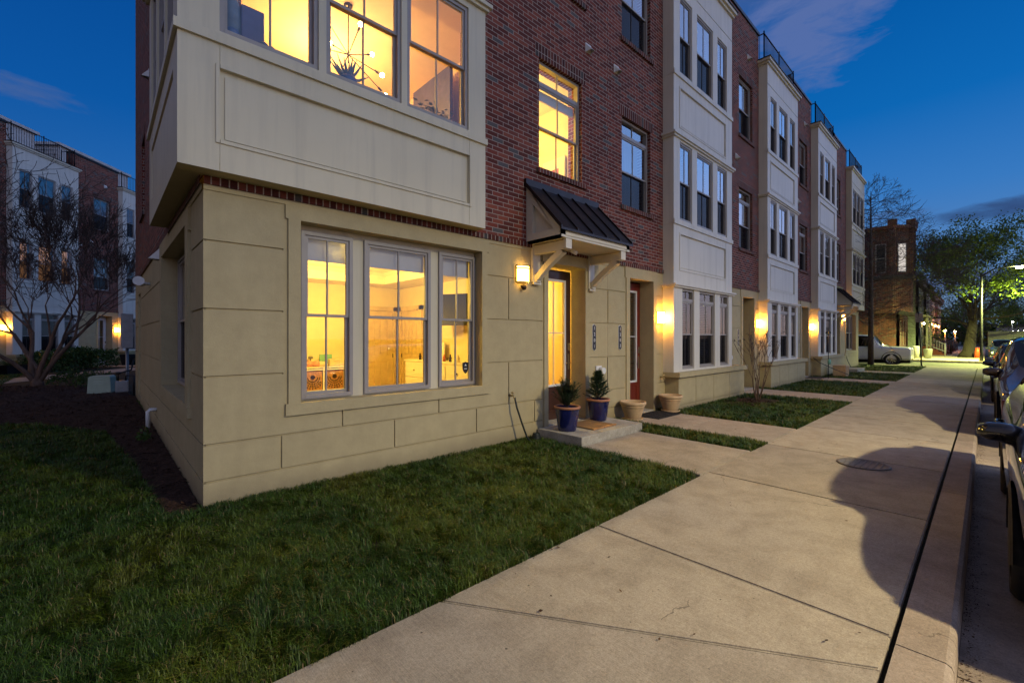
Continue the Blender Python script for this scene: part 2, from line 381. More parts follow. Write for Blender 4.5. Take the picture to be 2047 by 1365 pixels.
def relief(bm, fn, u0, u1, v0, v1, rects, back=.3, mat=0, outer=True, skip=''):
    """wall face with recesses, projections and openings; rect = (u0,u1,v0,v1,depth or None,mat)"""
    us = {u0, u1}; vs = {v0, v1}
    for r in rects:
        for a in r[:2]:
            if u0 < a < u1: us.add(round(a, 5))
        for a in r[2:4]:
            if v0 < a < v1: vs.add(round(a, 5))
    us = sorted(us); vs = sorted(vs); nu, nv = len(us) - 1, len(vs) - 1
    D = [[0.] * nv for _ in range(nu)]; M = [[mat] * nv for _ in range(nu)]
    for (a, b, c, e, d, mm) in rects:
        for i in range(nu):
            um = (us[i] + us[i + 1]) / 2
            if not a < um < b: continue
            for j in range(nv):
                vm = (vs[j] + vs[j + 1]) / 2
                if c < vm < e:
                    if d != 'keep': D[i][j] = d
                    if mm is not None: M[i][j] = mm
    cache = {}
    def V(u, v, d):
        k = (round(u, 4), round(v, 4), round(d, 4))
        if k not in cache: cache[k] = bm.verts.new(fn(u, v, d))
        return cache[k]
    def F(vs_, m):
        if len(set(vs_)) < 4: return
        try: f = bm.faces.new(vs_); f.material_index = m
        except ValueError: pass
    for i in range(nu):
        for j in range(nv):
            d = D[i][j]
            if d is None: continue
            F((V(us[i], vs[j], d), V(us[i + 1], vs[j], d), V(us[i + 1], vs[j + 1], d), V(us[i], vs[j + 1], d)), M[i][j])
    def get(i, j):
        if 0 <= i < nu and 0 <= j < nv: return D[i][j], M[i][j]
        return ('out', 0)
    def step(c0, c1, mk):
        (d0, m0), (d1, m1) = c0, c1
        if d0 == 'out' and d1 == 'out': return
        if 'out' in (d0, d1) and not outer: return
        e0 = back if d0 in ('out', None) else d0; e1 = back if d1 in ('out', None) else d1
        if abs(e0 - e1) < 1e-6: return
        mk(min(e0, e1), max(e0, e1), m0 if e0 < e1 else m1)
    for i in range(nu + 1):
        if (i == 0 and 'L' in skip) or (i == nu and 'R' in skip): continue
        for j in range(nv):
            step(get(i - 1, j), get(i, j), lambda a, b, m: F((V(us[i], vs[j], a), V(us[i], vs[j + 1], a), V(us[i], vs[j + 1], b), V(us[i], vs[j], b)), m))
    for i in range(nu):
        for j in range(nv + 1):
            if (j == 0 and 'B' in skip) or (j == nv and 'T' in skip): continue
            step(get(i, j - 1), get(i, j), lambda a, b, m: F((V(us[i], vs[j], a), V(us[i + 1], vs[j], a), V(us[i + 1], vs[j], b), V(us[i], vs[j], b)), m))
def text_mesh(s, size):
    cu = bpy.data.curves.new('txt', 'FONT'); cu.body = s; cu.size = size; cu.extrude = .002; cu.align_x = 'CENTER'; cu.align_y = 'CENTER'
    o = bpy.data.objects.new('txt', cu); COL.objects.link(o)
    me = bpy.data.meshes.new_from_object(o.evaluated_get(bpy.context.evaluated_depsgraph_get()))
    bpy.data.objects.remove(o); bpy.data.curves.remove(cu)
    return me
# ---------------------------------------------------------------- windows, doors, lamps
def window(par, fn, u0, u1, v0, v1, d, transom=0., lit=False, clear=False, blind='room_backing', drop=0., slats=False, muntin=True, mono=False, gl=None):
    """double-hung vinyl window: frame mesh > panes, screen, blind"""
    bm = bmesh.new(); fr = .042
    B = lambda *a: fbox(bm, fn, *a)
    B(u0, u0 + fr, v0, v1, d - .03, d + .06); B(u1 - fr, u1, v0, v1, d - .03, d + .06)
    B(u0 + fr, u1 - fr, v1 - fr, v1, d - .03, d + .06); B(u0 + fr, u1 - fr, v0, v0 + fr, d - .035, d + .06)
    top = v1 - fr; bot = v0 + fr; a, b = u0 + fr, u1 - fr
    panes = []; mid = (a + b) / 2; mb = .009
    if transom:
        t0 = v1 - transom
        B(a, b, t0 - .035, t0 + .035, d - .025, d + .055)
        panes.append((a, b, t0 + .035, top, d + .02)); top = t0 - .035
        if muntin: B(mid - mb, mid + mb, t0 + .035, panes[-1][3], d + .008, d + .034)
    m = (top + bot) / 2; s = .032
    def sash(z0, z1, dd):
        B(a, a + s, z0, z1, dd, dd + .03); B(b - s, b, z0, z1, dd, dd + .03)
        B(a + s, b - s, z1 - s, z1, dd, dd + .03); B(a + s, b - s, z0, z0 + s, dd, dd + .03)
        panes.append((a + s, b - s, z0 + s, z1 - s, dd + .014))
        if muntin: B(mid - mb, mid + mb, z0 + s, z1 - s, dd + .004, dd + .026)
    sash(m - s * .5, top, d - .012); sash(bot, m + s * .5, d + .022)
    w = finish(bm, 'window', 'vinyl', par)
    for (p0, p1, q0, q1, dd) in panes:
        bm = bmesh.new(); quad(bm, [fn(p0, q0, dd), fn(p1, q0, dd), fn(p1, q1, dd), fn(p0, q1, dd)])
        finish(bm, 'pane', gl or ('glass_clear' if clear else 'glass'), w)
    if not lit:
        p = panes[-1]
        bm = bmesh.new(); dd = d + .006
        quad(bm, [fn(p[0], p[2], dd), fn(p[1], p[2], dd), fn(p[1], p[3], dd), fn(p[0], p[3], dd)])
        finish(bm, 'insect_screen', 'screen', w)
        bm = bmesh.new()
        if slats:
            z = v1 - fr - .02; k = 0
            while z > v0 + fr + .02:
                prism(bm, [(0, 0)], 'z', 0, 0) if False else None
                pts = [fn(u0 + .06, z, d + .12), fn(u1 - .06, z, d + .12), fn(u1 - .06, z - .014, d + .158), fn(u0 + .06, z - .014, d + .158)]
                quad(bm, pts); z -= .044
            finish(bm, 'blind', 'blind', w, recalc=False)
            bm = bmesh.new()
        fbox(bm, fn, u0 - .03, u1 + .03, v0 - .02, v1 + .02, d + .24, d + .25)  # flat backing in place of the room, also stops light leaking
        finish(bm, 'room_backing', blind, w)
        if drop:
            bm = bmesh.new(); fbox(bm, fn, u0 + .05, u1 - .05, v1 - fr - drop, v1 - fr, d + .12, d + .125); finish(bm, 'roller_shade', 'blind', w)
    elif drop:
        bm = bmesh.new(); z = v1 - fr - transom
        n = int(drop / .012)
        for k in range(n): fbox(bm, fn, u0 + .05, u1 - .05, z - drop + k * .012, z - drop + k * .012 + .008, d + .07, d + .105)
        finish(bm, 'blind', 'blind', w)
    return w

def door(par, fn, u0, u1, v0, v1, d, mat, lit=False, glassw=.56):
    bm = bmesh.new(); st = (u1 - u0 - glassw) / 2; g0, g1 = u0 + st, u1 - st; z0, z1 = v0 + .62, v1 - .2
    rects = [(g0, g1, z0, z1, None, 0), (u0 + .14, u1 - .14, v0 + .16, v0 + .5, .012, 0), (u0 + .17, u1 - .17, v0 + .19, v0 + .47, .002, 0)]
    relief(bm, lambda u, v, dd: fn(u, v, d + dd), u0, u1, v0, v1, rects, back=.04)
    o = finish(bm, 'door', mat, par)
    bm = bmesh.new(); e = .035
    for q in ((g0 - e, g0 + .005, z0 - e, z1 + e), (g1 - .005, g1 + e, z0 - e, z1 + e), (g0, g1, z1 - .005, z1 + e), (g0, g1, z0 - e, z0 + .005)): fbox(bm, fn, *q, d - .012, d + .02)
    mid = (z0 + z1) / 2; mu = (g0 + g1) / 2
    for q in ((g0, g1, mid - .008, mid + .008), (mu - .006, mu + .006, z0, mid), (mu - .006, mu + .006, mid, z1)): fbox(bm, fn, *q, d + .006, d + .028)
    finish(bm, 'lite_frame', 'white_plastic', o)
    bm = bmesh.new(); quad(bm, [fn(g0, z0, d + .017), fn(g1, z0, d + .017), fn(g1, z1, d + .017), fn(g0, z1, d + .017)])
    finish(bm, 'pane', 'glass_clear' if lit else 'glass', o)
    if not lit:
        bm = bmesh.new(); fbox(bm, fn, g0 - .02, g1 + .02, z0 - .02, z1 + .02, d + .2, d + .21); finish(bm, 'room_backing', 'room_backing', o)
    bm = bmesh.new(); hu = u1 - .07
    fbox(bm, fn, hu - .024, hu + .024, v0 + .88, v0 + 1.16, d - .012, d)
    fbox(bm, fn, hu - .1, hu + .012, v0 + .985, v0 + 1.005, d - .06, d - .042); fbox(bm, fn, hu - .01, hu + .01, v0 + .985, v0 + 1.005, d - .045, d)
    finish(bm, 'handle', 'chrome', o)
    bm = bmesh.new(); fbox(bm, fn, hu - .03, hu + .03, v0 + 1.22, v0 + 1.36, d - .02, d); finish(bm, 'keypad', 'chrome', o)
    return o

def wall_lamp(par, fn, u, v, shade='shade_hot', w=.26, h=.27, ball=False):
    bm = bmesh.new(); dp = .12; hw = w / 2
    fbox(bm, fn, u - hw * .75, u + hw * .75, v - h * .5, v + h * .5, -.02, 0)
    n = 8
    def arc(z0, z1, r):
        for k in range(n):
            a0, a1 = math.pi * k / n, math.pi * (k + 1) / n
            P = lambda a, z, rr: fn(u - hw * rr * math.cos(a), z, -.03 - (dp * .8) * math.sin(a) * rr)
            o = [P(a0, z0, r), P(a1, z0, r), P(a1, z1, r), P(a0, z1, r)]
            i = [P(a0, z0, r - .12), P(a1, z0, r - .12), P(a1, z1, r - .12), P(a0, z1, r - .12)]
            quad(bm, o); quad(bm, [o[3], o[2], i[2], i[3]]); quad(bm, [o[0], o[1], i[1], i[0]])
    arc(v + h * .5 - .014, v + h * .5, 1.04); arc(v + h * .3, v + h * .3 + .012, 1.04); arc(v - h * .5, v - h * .5 + .014, 1.04)
    for s in (-1, 1): fbox(bm, fn, u + s * hw * 1.0 - .007, u + s * hw * 1.0 + .007, v - h * .5, v + h * .5, -.04, -.02)
    o = finish(bm, 'wall_lamp', 'bronze', par)
    bm = bmesh.new()
    for k in range(n):
        a0, a1 = math.pi * k / n, math.pi * (k + 1) / n
        P = lambda a, z: fn(u - hw * .96 * math.cos(a), z, -.03 - dp * .77 * math.sin(a))
        f = quad(bm, [P(a0, v - h * .49), P(a1, v - h * .49), P(a1, v + h * .47), P(a0, v + h * .47)]); f.smooth = True
    finish(bm, 'lamp_shade', shade, o)
    if ball:
        bm = bmesh.new(); c = Vector(fn(u + .01, v - h * .5 - .07, -.06))
        lathe(bm, [(0, -.045), (.03, -.035), (.045, 0), (.03, .035), (0, .045)], c, 14); tube(bm, [c, c + Vector((0, .06, .03))], .012, 8)
        finish(bm, 'motion_sensor', 'bronze', o, True)
    return o

def plaque(par, fn, u, v, digits, w=.105, h=.5):
    bm = bmesh.new(); hw, hh = w / 2, h / 2; c = .03
    poly = [(-hw, -hh + c), (-hw * .5, -hh + c * .6), (0, -hh), (hw * .5, -hh + c * .6), (hw, -hh + c), (hw, hh - c), (hw * .5, hh - c * .6), (0, hh), (-hw * .5, hh - c * .6), (-hw, hh - c)]
    def pl(sc, d0, d1, m):
        A = [bm.verts.new(fn(u + x * sc, v + y * (1 - (1 - sc) * .25), d0)) for x, y in poly]; Bv = [bm.verts.new(fn(u + x * sc, v + y * (1 - (1 - sc) * .25), d1)) for x, y in poly]
        n = len(A); bm.faces.new(A).material_index = m; bm.faces.new(Bv).material_index = m
        for i in range(n): bm.faces.new((A[i], A[(i + 1) % n], Bv[(i + 1) % n], Bv[i])).material_index = m
    pl(1., -.012, 0, 1); pl(.90, -.016, -.011, 0)
    o = finish(bm, 'house_number', ['sign_black', 'sign_white'], par)
    for k, ch in enumerate(digits):
        me = text_mesh(ch, .088); me.materials.append(MATS['sign_white'])
        for vv in me.vertices:
            x, y, z = vv.co; vv.co = Vector(fn(u + x, v + h * .335 - k * h * .222 + y, -.018 - z * .5))
        d = bpy.data.objects.new('digit', me); COL.objects.link(d); d.parent = o
    return o
def vent_hood(par, fn, u, v, s=.15):
    bm = bmesh.new(); h = s / 2
    A = [fn(u - h, v - h, 0), fn(u + h, v - h, 0), fn(u + h, v + h, 0), fn(u - h, v + h, 0)]; t = [fn(u - h * .5, v - h * .9, -s * .8), fn(u + h * .5, v - h * .9, -s * .8)]
    quad(bm, [A[3], A[2], t[1], t[0]]); bm.faces.new([bm.verts.new(p) for p in (A[0], A[3], t[0])]); bm.faces.new([bm.verts.new(p) for p in (A[2], A[1], t[1])])
    fbox(bm, fn, u - h * 1.1, u + h * 1.1, v - h * 1.1, v + h * 1.1, -.01, .0)
    return finish(bm, 'vent_hood', 'white_plastic', par, recalc=True)
def louvre_vent(par, fn, u, v, s=.17):
    bm = bmesh.new(); h = s / 2
    fbox(bm, fn, u - h, u + h, v - h, v + h, -.03, 0)
    c = [fn(u + h * .1 + .07 * math.cos(a * math.pi / 8), v + .07 * math.sin(a * math.pi / 8), 0) for a in range(16)]
    for k in range(16):
        p, q = c[k], c[(k + 1) % 16]
        o1 = fn(0, 0, -.13)[1] if False else None
    tube(bm, [fn(u + .02, v, -.03), fn(u + .02, v, -.13)], .06, 14)
    return finish(bm, 'dryer_vent', 'white_plastic', par)
def hose_bib(par, fn, u, v):
    bm = bmesh.new()
    tube(bm, [fn(u, v, 0), fn(u, v, -.09), fn(u, v - .05, -.12)], [.016, .016, .013], 10)
    lathe(bm, [(0, -.008), (.03, -.008), (.03, .008), (0, .008)], fn(u, v + .05, -.075), 12); tube(bm, [fn(u, v, -.075), fn(u, v + .05, -.075)], .007, 8)
    return finish(bm, 'hose_tap', 'brass', par)

def canopy(par, fn, u0, u1, zr=4.07, ze=3.26, pr=.74):
    """door canopy with standing-seam roof, boxed soffit and timber brackets"""
    o = None; bm = bmesh.new()
    # soffit box, side gables with inset triangle
    fbox(bm, fn, u0, u1, 3.10, 3.135, -pr + .012, 0)
    fbox(bm, fn, u0, u1, 3.135, 3.25, -pr, -pr + .03)
    for s, uu in ((0, u0), (1, u1 - .09)):
        P = lambda v, d, w: fn(uu + w, v, d)
        def tri(poly, w0, w1):
            A = [bm.verts.new(fn(uu + w0, z, d)) for d, z in poly]; Bv = [bm.verts.new(fn(uu + w1, z, d)) for d, z in poly]
            n = len(A); bm.faces.new(A); bm.faces.new(Bv)
            for i in range(n): bm.faces.new((A[i], A[(i + 1) % n], Bv[(i + 1) % n], Bv[i]))
        tri([(0, 3.135), (-pr + .03, 3.135), (-pr + .03, 3.25), (0, 4.0)], *((.062, .075) if s == 0 else (.015, .028)))     # infill
        tri([(0, 3.10), (-pr, 3.10), (-pr, 3.24), (-pr + .05, 3.24), (0, 3.24)], 0, .09)      # bottom rail
        tri([(0, 3.24), (-.14, 3.24), (-.14, 3.86), (0, 4.01)], 0.001, .089)                 # wall stile
        tri([(-pr + .0, 3.24), (-pr + .16, 3.24), (-.14, 3.7), (-.14, 3.875), (-.02, 4.0)], .002, .088)
    o = finish(bm, 'canopy', 'trim', par)
    bm = bmesh.new(); e = .05; sl = (zr - ze) / (pr + .03)
    A = [(u0 - e, ze - .03, -pr - .04), (u1 + e, ze - .03, -pr - .04), (u1 + e, zr, 0), (u0 - e, zr, 0)]
    top = [fn(*p) for p in A]; bot = [fn(p[0], p[1] - .035, p[2]) for p in A]
    quad(bm, top); quad(bm, bot)
    for i in range(4): quad(bm, [top[i], top[(i + 1) % 4], bot[(i + 1) % 4], bot[i]])
    n = 5
    for k in range(n + 1):
        uu = u0 - e + .012 + (u1 - u0 + 2 * e - .024) * k / n; h = .034
        T = [fn(uu - .011, ze - .03, -pr - .04), fn(uu + .011, ze - .03, -pr - .04), fn(uu + .011, zr, 0), fn(uu - .011, zr, 0)]
        U = [fn(uu - .011, ze - .03 + h, -pr - .04), fn(uu + .011, ze - .03 + h, -pr - .04), fn(uu + .011, zr + h, 0), fn(uu - .011, zr + h, 0)]
        quad(bm, U)
        for i in range(4): quad(bm, [T[i], T[(i + 1) % 4], U[(i + 1) % 4], U[i]])
    fbox(bm, fn, u0 - e, u1 + e, zr - .05, zr + .055, -.05, .0)
    finish(bm, 'canopy_roof', 'roof_metal', o)
    for uu in (u0 + .19, u1 - .16):
        bm = bmesh.new(); w = .085
        fbox(bm, fn, uu - w, uu + w, 2.48, 3.1, -.045, 0); fbox(bm, fn, uu - w, uu + w, 2.46, 2.50, -.07, 0)
        fbox(bm, fn, uu - w * .6, uu + w * .6, 2.94, 3.08, -pr + .07, -.045); fbox(bm, fn, uu - w * .8, uu + w * .8, 2.95, 3.095, -pr + .02, -pr + .07)
        ns = 8; c0 = (2.60, -.05); c1 = (2.97, -pr + .16)
        pts = []
        for k in range(ns + 1):
            t = k / ns; bow = .04 * math.sin(math.pi * t)
            pts.append((c0[0] + (c1[0] - c0[0]) * t - bow * .0, c0[1] + (c1[1] - c0[1]) * t + bow))
        for k in range(ns):
            (za, da), (zb, db) = pts[k], pts[k + 1]; th = .10
            for sgn in (-1, 1): pass
            P = [fn(uu - w * .55, za, da), fn(uu + w * .55, za, da), fn(uu + w * .55, zb, db), fn(uu - w * .55, zb, db)]
            Q = [fn(uu - w * .55, za + .02, da - th * .0 + .0 - .0), ] if False else [fn(uu - w * .55, za - th * .75, da - th * .6), fn(uu + w * .55, za - th * .75, da - th * .6), fn(uu + w * .55, zb - th * .75, db - th * .6), fn(uu - w * .55, zb - th * .75, db - th * .6)]
            quad(bm, P); quad(bm, Q); quad(bm, [P[0], P[3], Q[3], Q[0]]); quad(bm, [P[1], P[2], Q[2], Q[1]])
        fbox(bm, fn, uu - w * .6, uu + w * .6, 2.50, 2.62, -.10, -.045)
        finish(bm, 'bracket', 'trim', o)
    bm = bmesh.new(); c = Vector(fn((u0 + u1) / 2 - .15, 3.05, -.3)); tube(bm, [c + Vector((0, 0, .05)), c], .012, 8); tube(bm, [c, c + Vector((.05, -.08, -.05))], .035, 12)
    finish(bm, 'camera', 'white_plastic', o)
    return o

def railing(par, fn, u0, u1, z0, z1, d0, d1):
    """black roof railing: front run at depth d0, returns to d1"""
    bm = bmesh.new()
    def run(a, b):
        (ua, da), (ub, db) = a, b; ln = math.hypot(ub - ua, db - da); n = max(2, int(ln / .115))
        for z in (z0 + .06, z1 - .03): tube(bm, [fn(ua, z, da), fn(ub, z, db)], .02, 4)
        for k in range(n + 1):
            t = k / n; uu, dd = ua + (ub - ua) * t, da + (db - da) * t; r = .022 if k in (0, n) or k == n // 2 else .009
            tube(bm, [fn(uu, z0, dd), fn(uu, z1 + (.05 if r > .02 else 0), dd)], r, 4)
    run((u0, d0), (u1, d0)); run((u0, d0), (u0, d1)); run((u1, d0), (u1, d1))
    return finish(bm, 'railing', 'black_metal', par)

def shell(par, u0, u1, sx, depth=11., ztop=11.35, left=False, right=False, zcut=10.6):
    """roof deck, back wall and the plain party walls"""
    bm = bmesh.new(); fn = lambda u, v, d: (sx * u, d, v)
    fbox(bm, fn, u0 + .3, u1 - .01, zcut - .12, zcut, .31, depth - .02, 1)
    fbox(bm, fn, u0 + .002, u1 - .002, -.3, ztop, depth - .02, depth + .2)
    for uu, have in ((u0, left), (u1, right)):
        if not have:
            a = uu + .003 if uu == u0 else uu - .103
            fbox(bm, fn, a, a + .1, -.3, zcut - .13, .32, depth - .03)
    return finish(bm, 'party_wall', ['old_brick', 'roof_felt'], par)
HG = (.244, .595, 1.236, 1.88, 2.526)
def hgrooves(a, b, zs=HG, t=.02, dp=.018): return [(a, b, z - t / 2, z + t / 2, dp, 0) for z in zs]
def vgroove(u, z0, z1, t=.02, dp=.018): return [(u - t / 2, u + t / 2, z0, z1, dp, 0)]
def brick_window_rects(a, b, z0, z1):
    return [(a - .06, b + .1, z0 - .085, z0, -.045, 2), (a - .09, b + .09, z1, z1 + .215, -.004, 2), (a, b, z0, z1, None, 1)]

def mid_house(X, label, door_mat, number, shade='shade_hot', opts=None):
    opts = opts or {}
    h = thing('townhouse', label, 'townhouse', X, opts.get('rz', 0.), opts.get('group', 'attached brick and cream townhouses'))
    fn = lambda u, v, d: (u, d, v)
    PL, PR = -2.13, 4.05
    r = []
    # ground floor stucco lies under brick
    r += [(PL, PR, 3.05, 12, .0, 1)]
    r += hgrooves(PL, -1.55, HG) + hgrooves(-.30, .06, HG) + hgrooves(3.3, PR, HG) + vgroove(-2.125, 1.88, 2.526) + vgroove(3.55, .7, 3.05)
    r += [(-1.51, -.31, -.3, 2.99, -.022, 0), (-1.55, -.27, 2.83, 3.05, -.022, 0)]
    r += [(PL, PR, 3.05, 3.125, -.03, 2)]
    r += [(-1.38, -.44, .0, 2.83, None, 0)]
    r += brick_window_rects(-1.65, -.55, 4.27, 6.08) + brick_window_rects(-1.65, -.55, 7.64, 9.4)
    r += [(PL, PR, 11.27, 11.4, -.04, 3)]
    r += [(.04, 3.25, .8, 10.4, None, 0), (.0, 3.29, 10.4, 11.6, None, 0)]
    bm = bmesh.new(); relief(bm, fn, PL, PR, -.3, 11.36, r, back=.32, skip='LR')
    finish(bm, 'front_wall', ['stucco', 'brick', 'rowlock', 'black_metal'], h)
    shell(h, PL, PR, 1)
    # projecting base with ledge
    bm = bmesh.new(); fb = lambda u, v, d: (u, -.33 + d, v)
    relief(bm, fb, .09, 3.98, -.3, .72, [z for k in (.95, 1.95, 2.95) for z in vgroove(k, -.3, .72)] + hgrooves(.09, 3.98, (.1,)), back=.32, skip='LRT')
    relief(bm, lambda u, v, d: (.09 + d, u, v), -.33, -.001, -.3, .72, [], back=.02, outer=False); relief(bm, lambda u, v, d: (3.98 - d, u, v), -.33, -.001, -.3, .72, [], back=.02, outer=False)
    box(bm, .0, 4.03, -.40, -.001, .722, .83)
    finish(bm, 'base', 'stucco', h)
    # bay
    g0, g1 = [(.41, 1.01), (1.30, 2.19), (2.50, 3.06)], [(.29, .90), (1.16, 2.06), (2.34, 2.95)]
    bm = bmesh.new(); fv = lambda u, v, d: (u, -.26 + d, v)
    rr = []
    for a, b in g0: rr.append((a, b, .88, 2.725, None, 0))
    for a, b in g1: rr += [(a, b, 4.28, 6.05, None, 0), (a, b, 7.61, 9.37, None, 0)]
    for z0, z1 in ((3.16, 3.95), (6.39, 7.26)):
        rr += [(.265, 2.885, z0 - .035, z1 + .035, -.012, 0), (.3, 2.85, z0, z1, .03, 0), (.345, 2.805, z0 + .04, z1 - .05, .018, 0)]
    rr += [(0, 3.29, 9.66, 9.685, .012, 0)] + [(2.83, 2.842, z0, z1, .006, 0) for z0, z1 in ((2.84, 4.14), (6.22, 7.48))]
    relief(bm, fv, 0, 3.29, .83, 10.3, rr, back=.10, skip='LR')
    for uu in (0., 3.29):
        sgn = 1 if uu == 0 else -1
        relief(bm, lambda u, v, d: (uu + sgn * d, u, v), -.26, .3, .83, 10.3, [(-.26, .3, z, z + .012, .006, 0) for z in (4.14, 7.485, 9.66)], back=.02, outer=False)
    for z0, z1, p in ((4.15, 4.255, .03), (7.485, 7.585, .03)): box(bm, -p * .6, 3.29 + p * .6, -.26 - p, -.25, z0, z1)
    for z0, z1, p in ((2.735, 2.775, .05), (2.775, 2.815, .085), (6.10, 6.145, .04), (6.145, 6.195, .075)): box(bm, -p, 3.29 + p, -.26 - p, -.002, z0, z1)
    finish(bm, 'bay', 'panel_cool_lit', h)
    bm = bmesh.new()
    for z0, z1, p in ((10.30, 10.37, .05), (10.37, 10.45, .10)): box(bm, -p, 3.29 + p, -.26 - p, .32, z0, z1)
    box(bm, -.12, 3.41, -.385, .325, 10.452, 10.475, 1)
    finish(bm, 'cornice', ['trim', 'black_metal'], h)
    railing(h, fn, .06, 3.2, 10.48, 11.36, -.14, .5)
    gb = opts.get('ground', 'room_backing')
    for i, (a, b) in enumerate(g0):
        window(h, fv, a, b, .885, 2.72, .05, .25, blind=gb, slats=opts.get('slats', False), gl='glass_clear')
    lit = opts.get('lit2', ())
    for i, (a, b) in enumerate(g1):
        window(h, fv, a, b, 4.285, 6.045, .05, blind='lit_amber' if i in lit else ('curtain_mid' if i != 1 else 'room_backing'))
        window(h, fv, a, b, 7.615, 9.365, .05, blind='curtain_mid' if i == 2 else 'room_backing')
    window(h, fn, -1.65, -.55, 4.275, 6.075, .10, .33, blind=opts.get('b1', 'curtain_mid'))
    window(h, fn, -1.65, -.55, 7.645, 9.395, .10, blind='room_backing')
    door(h, fn, -1.36, -.46, .04, 2.80, .31, door_mat)
    bm = bmesh.new(); fbox(bm, fn, -1.4, -.42, -.05, .038, -.02, .4); finish(bm, 'threshold', 'step_concrete', h)
    wall_lamp(h, fn, -.19, 2.05, shade)
    if number: plaque(h, fn, *number)
    for u, v in ((-1.85, 6.9), (-.9, 10.2), (3.7, 6.6)): vent_hood(h, fn, u, v)
    louvre_vent(h, fn, 3.62, 1.05)
    hose_bib(h, fn, -.12, .72)
    if opts.get('penthouse'):
        bm = bmesh.new(); box(bm, -1.2, 3.6, 2.2, 9, 10.6, 12.35); box(bm, -1.35, 3.75, 2.05, 9.1, 12.351, 12.5)
        for z in range(7): box(bm, -1.215, -1.2, 2.25, 8.9, 10.7 + z * .23, 10.72 + z * .23, 1)
        for k in range(5): box(bm, -1.2 + k * 1.18, -1.12 + k * 1.18, 2.17, 2.199, 10.6, 12.34)
        finish(bm, 'penthouse', ['siding_white', 'siding_grey'], h)
    return h

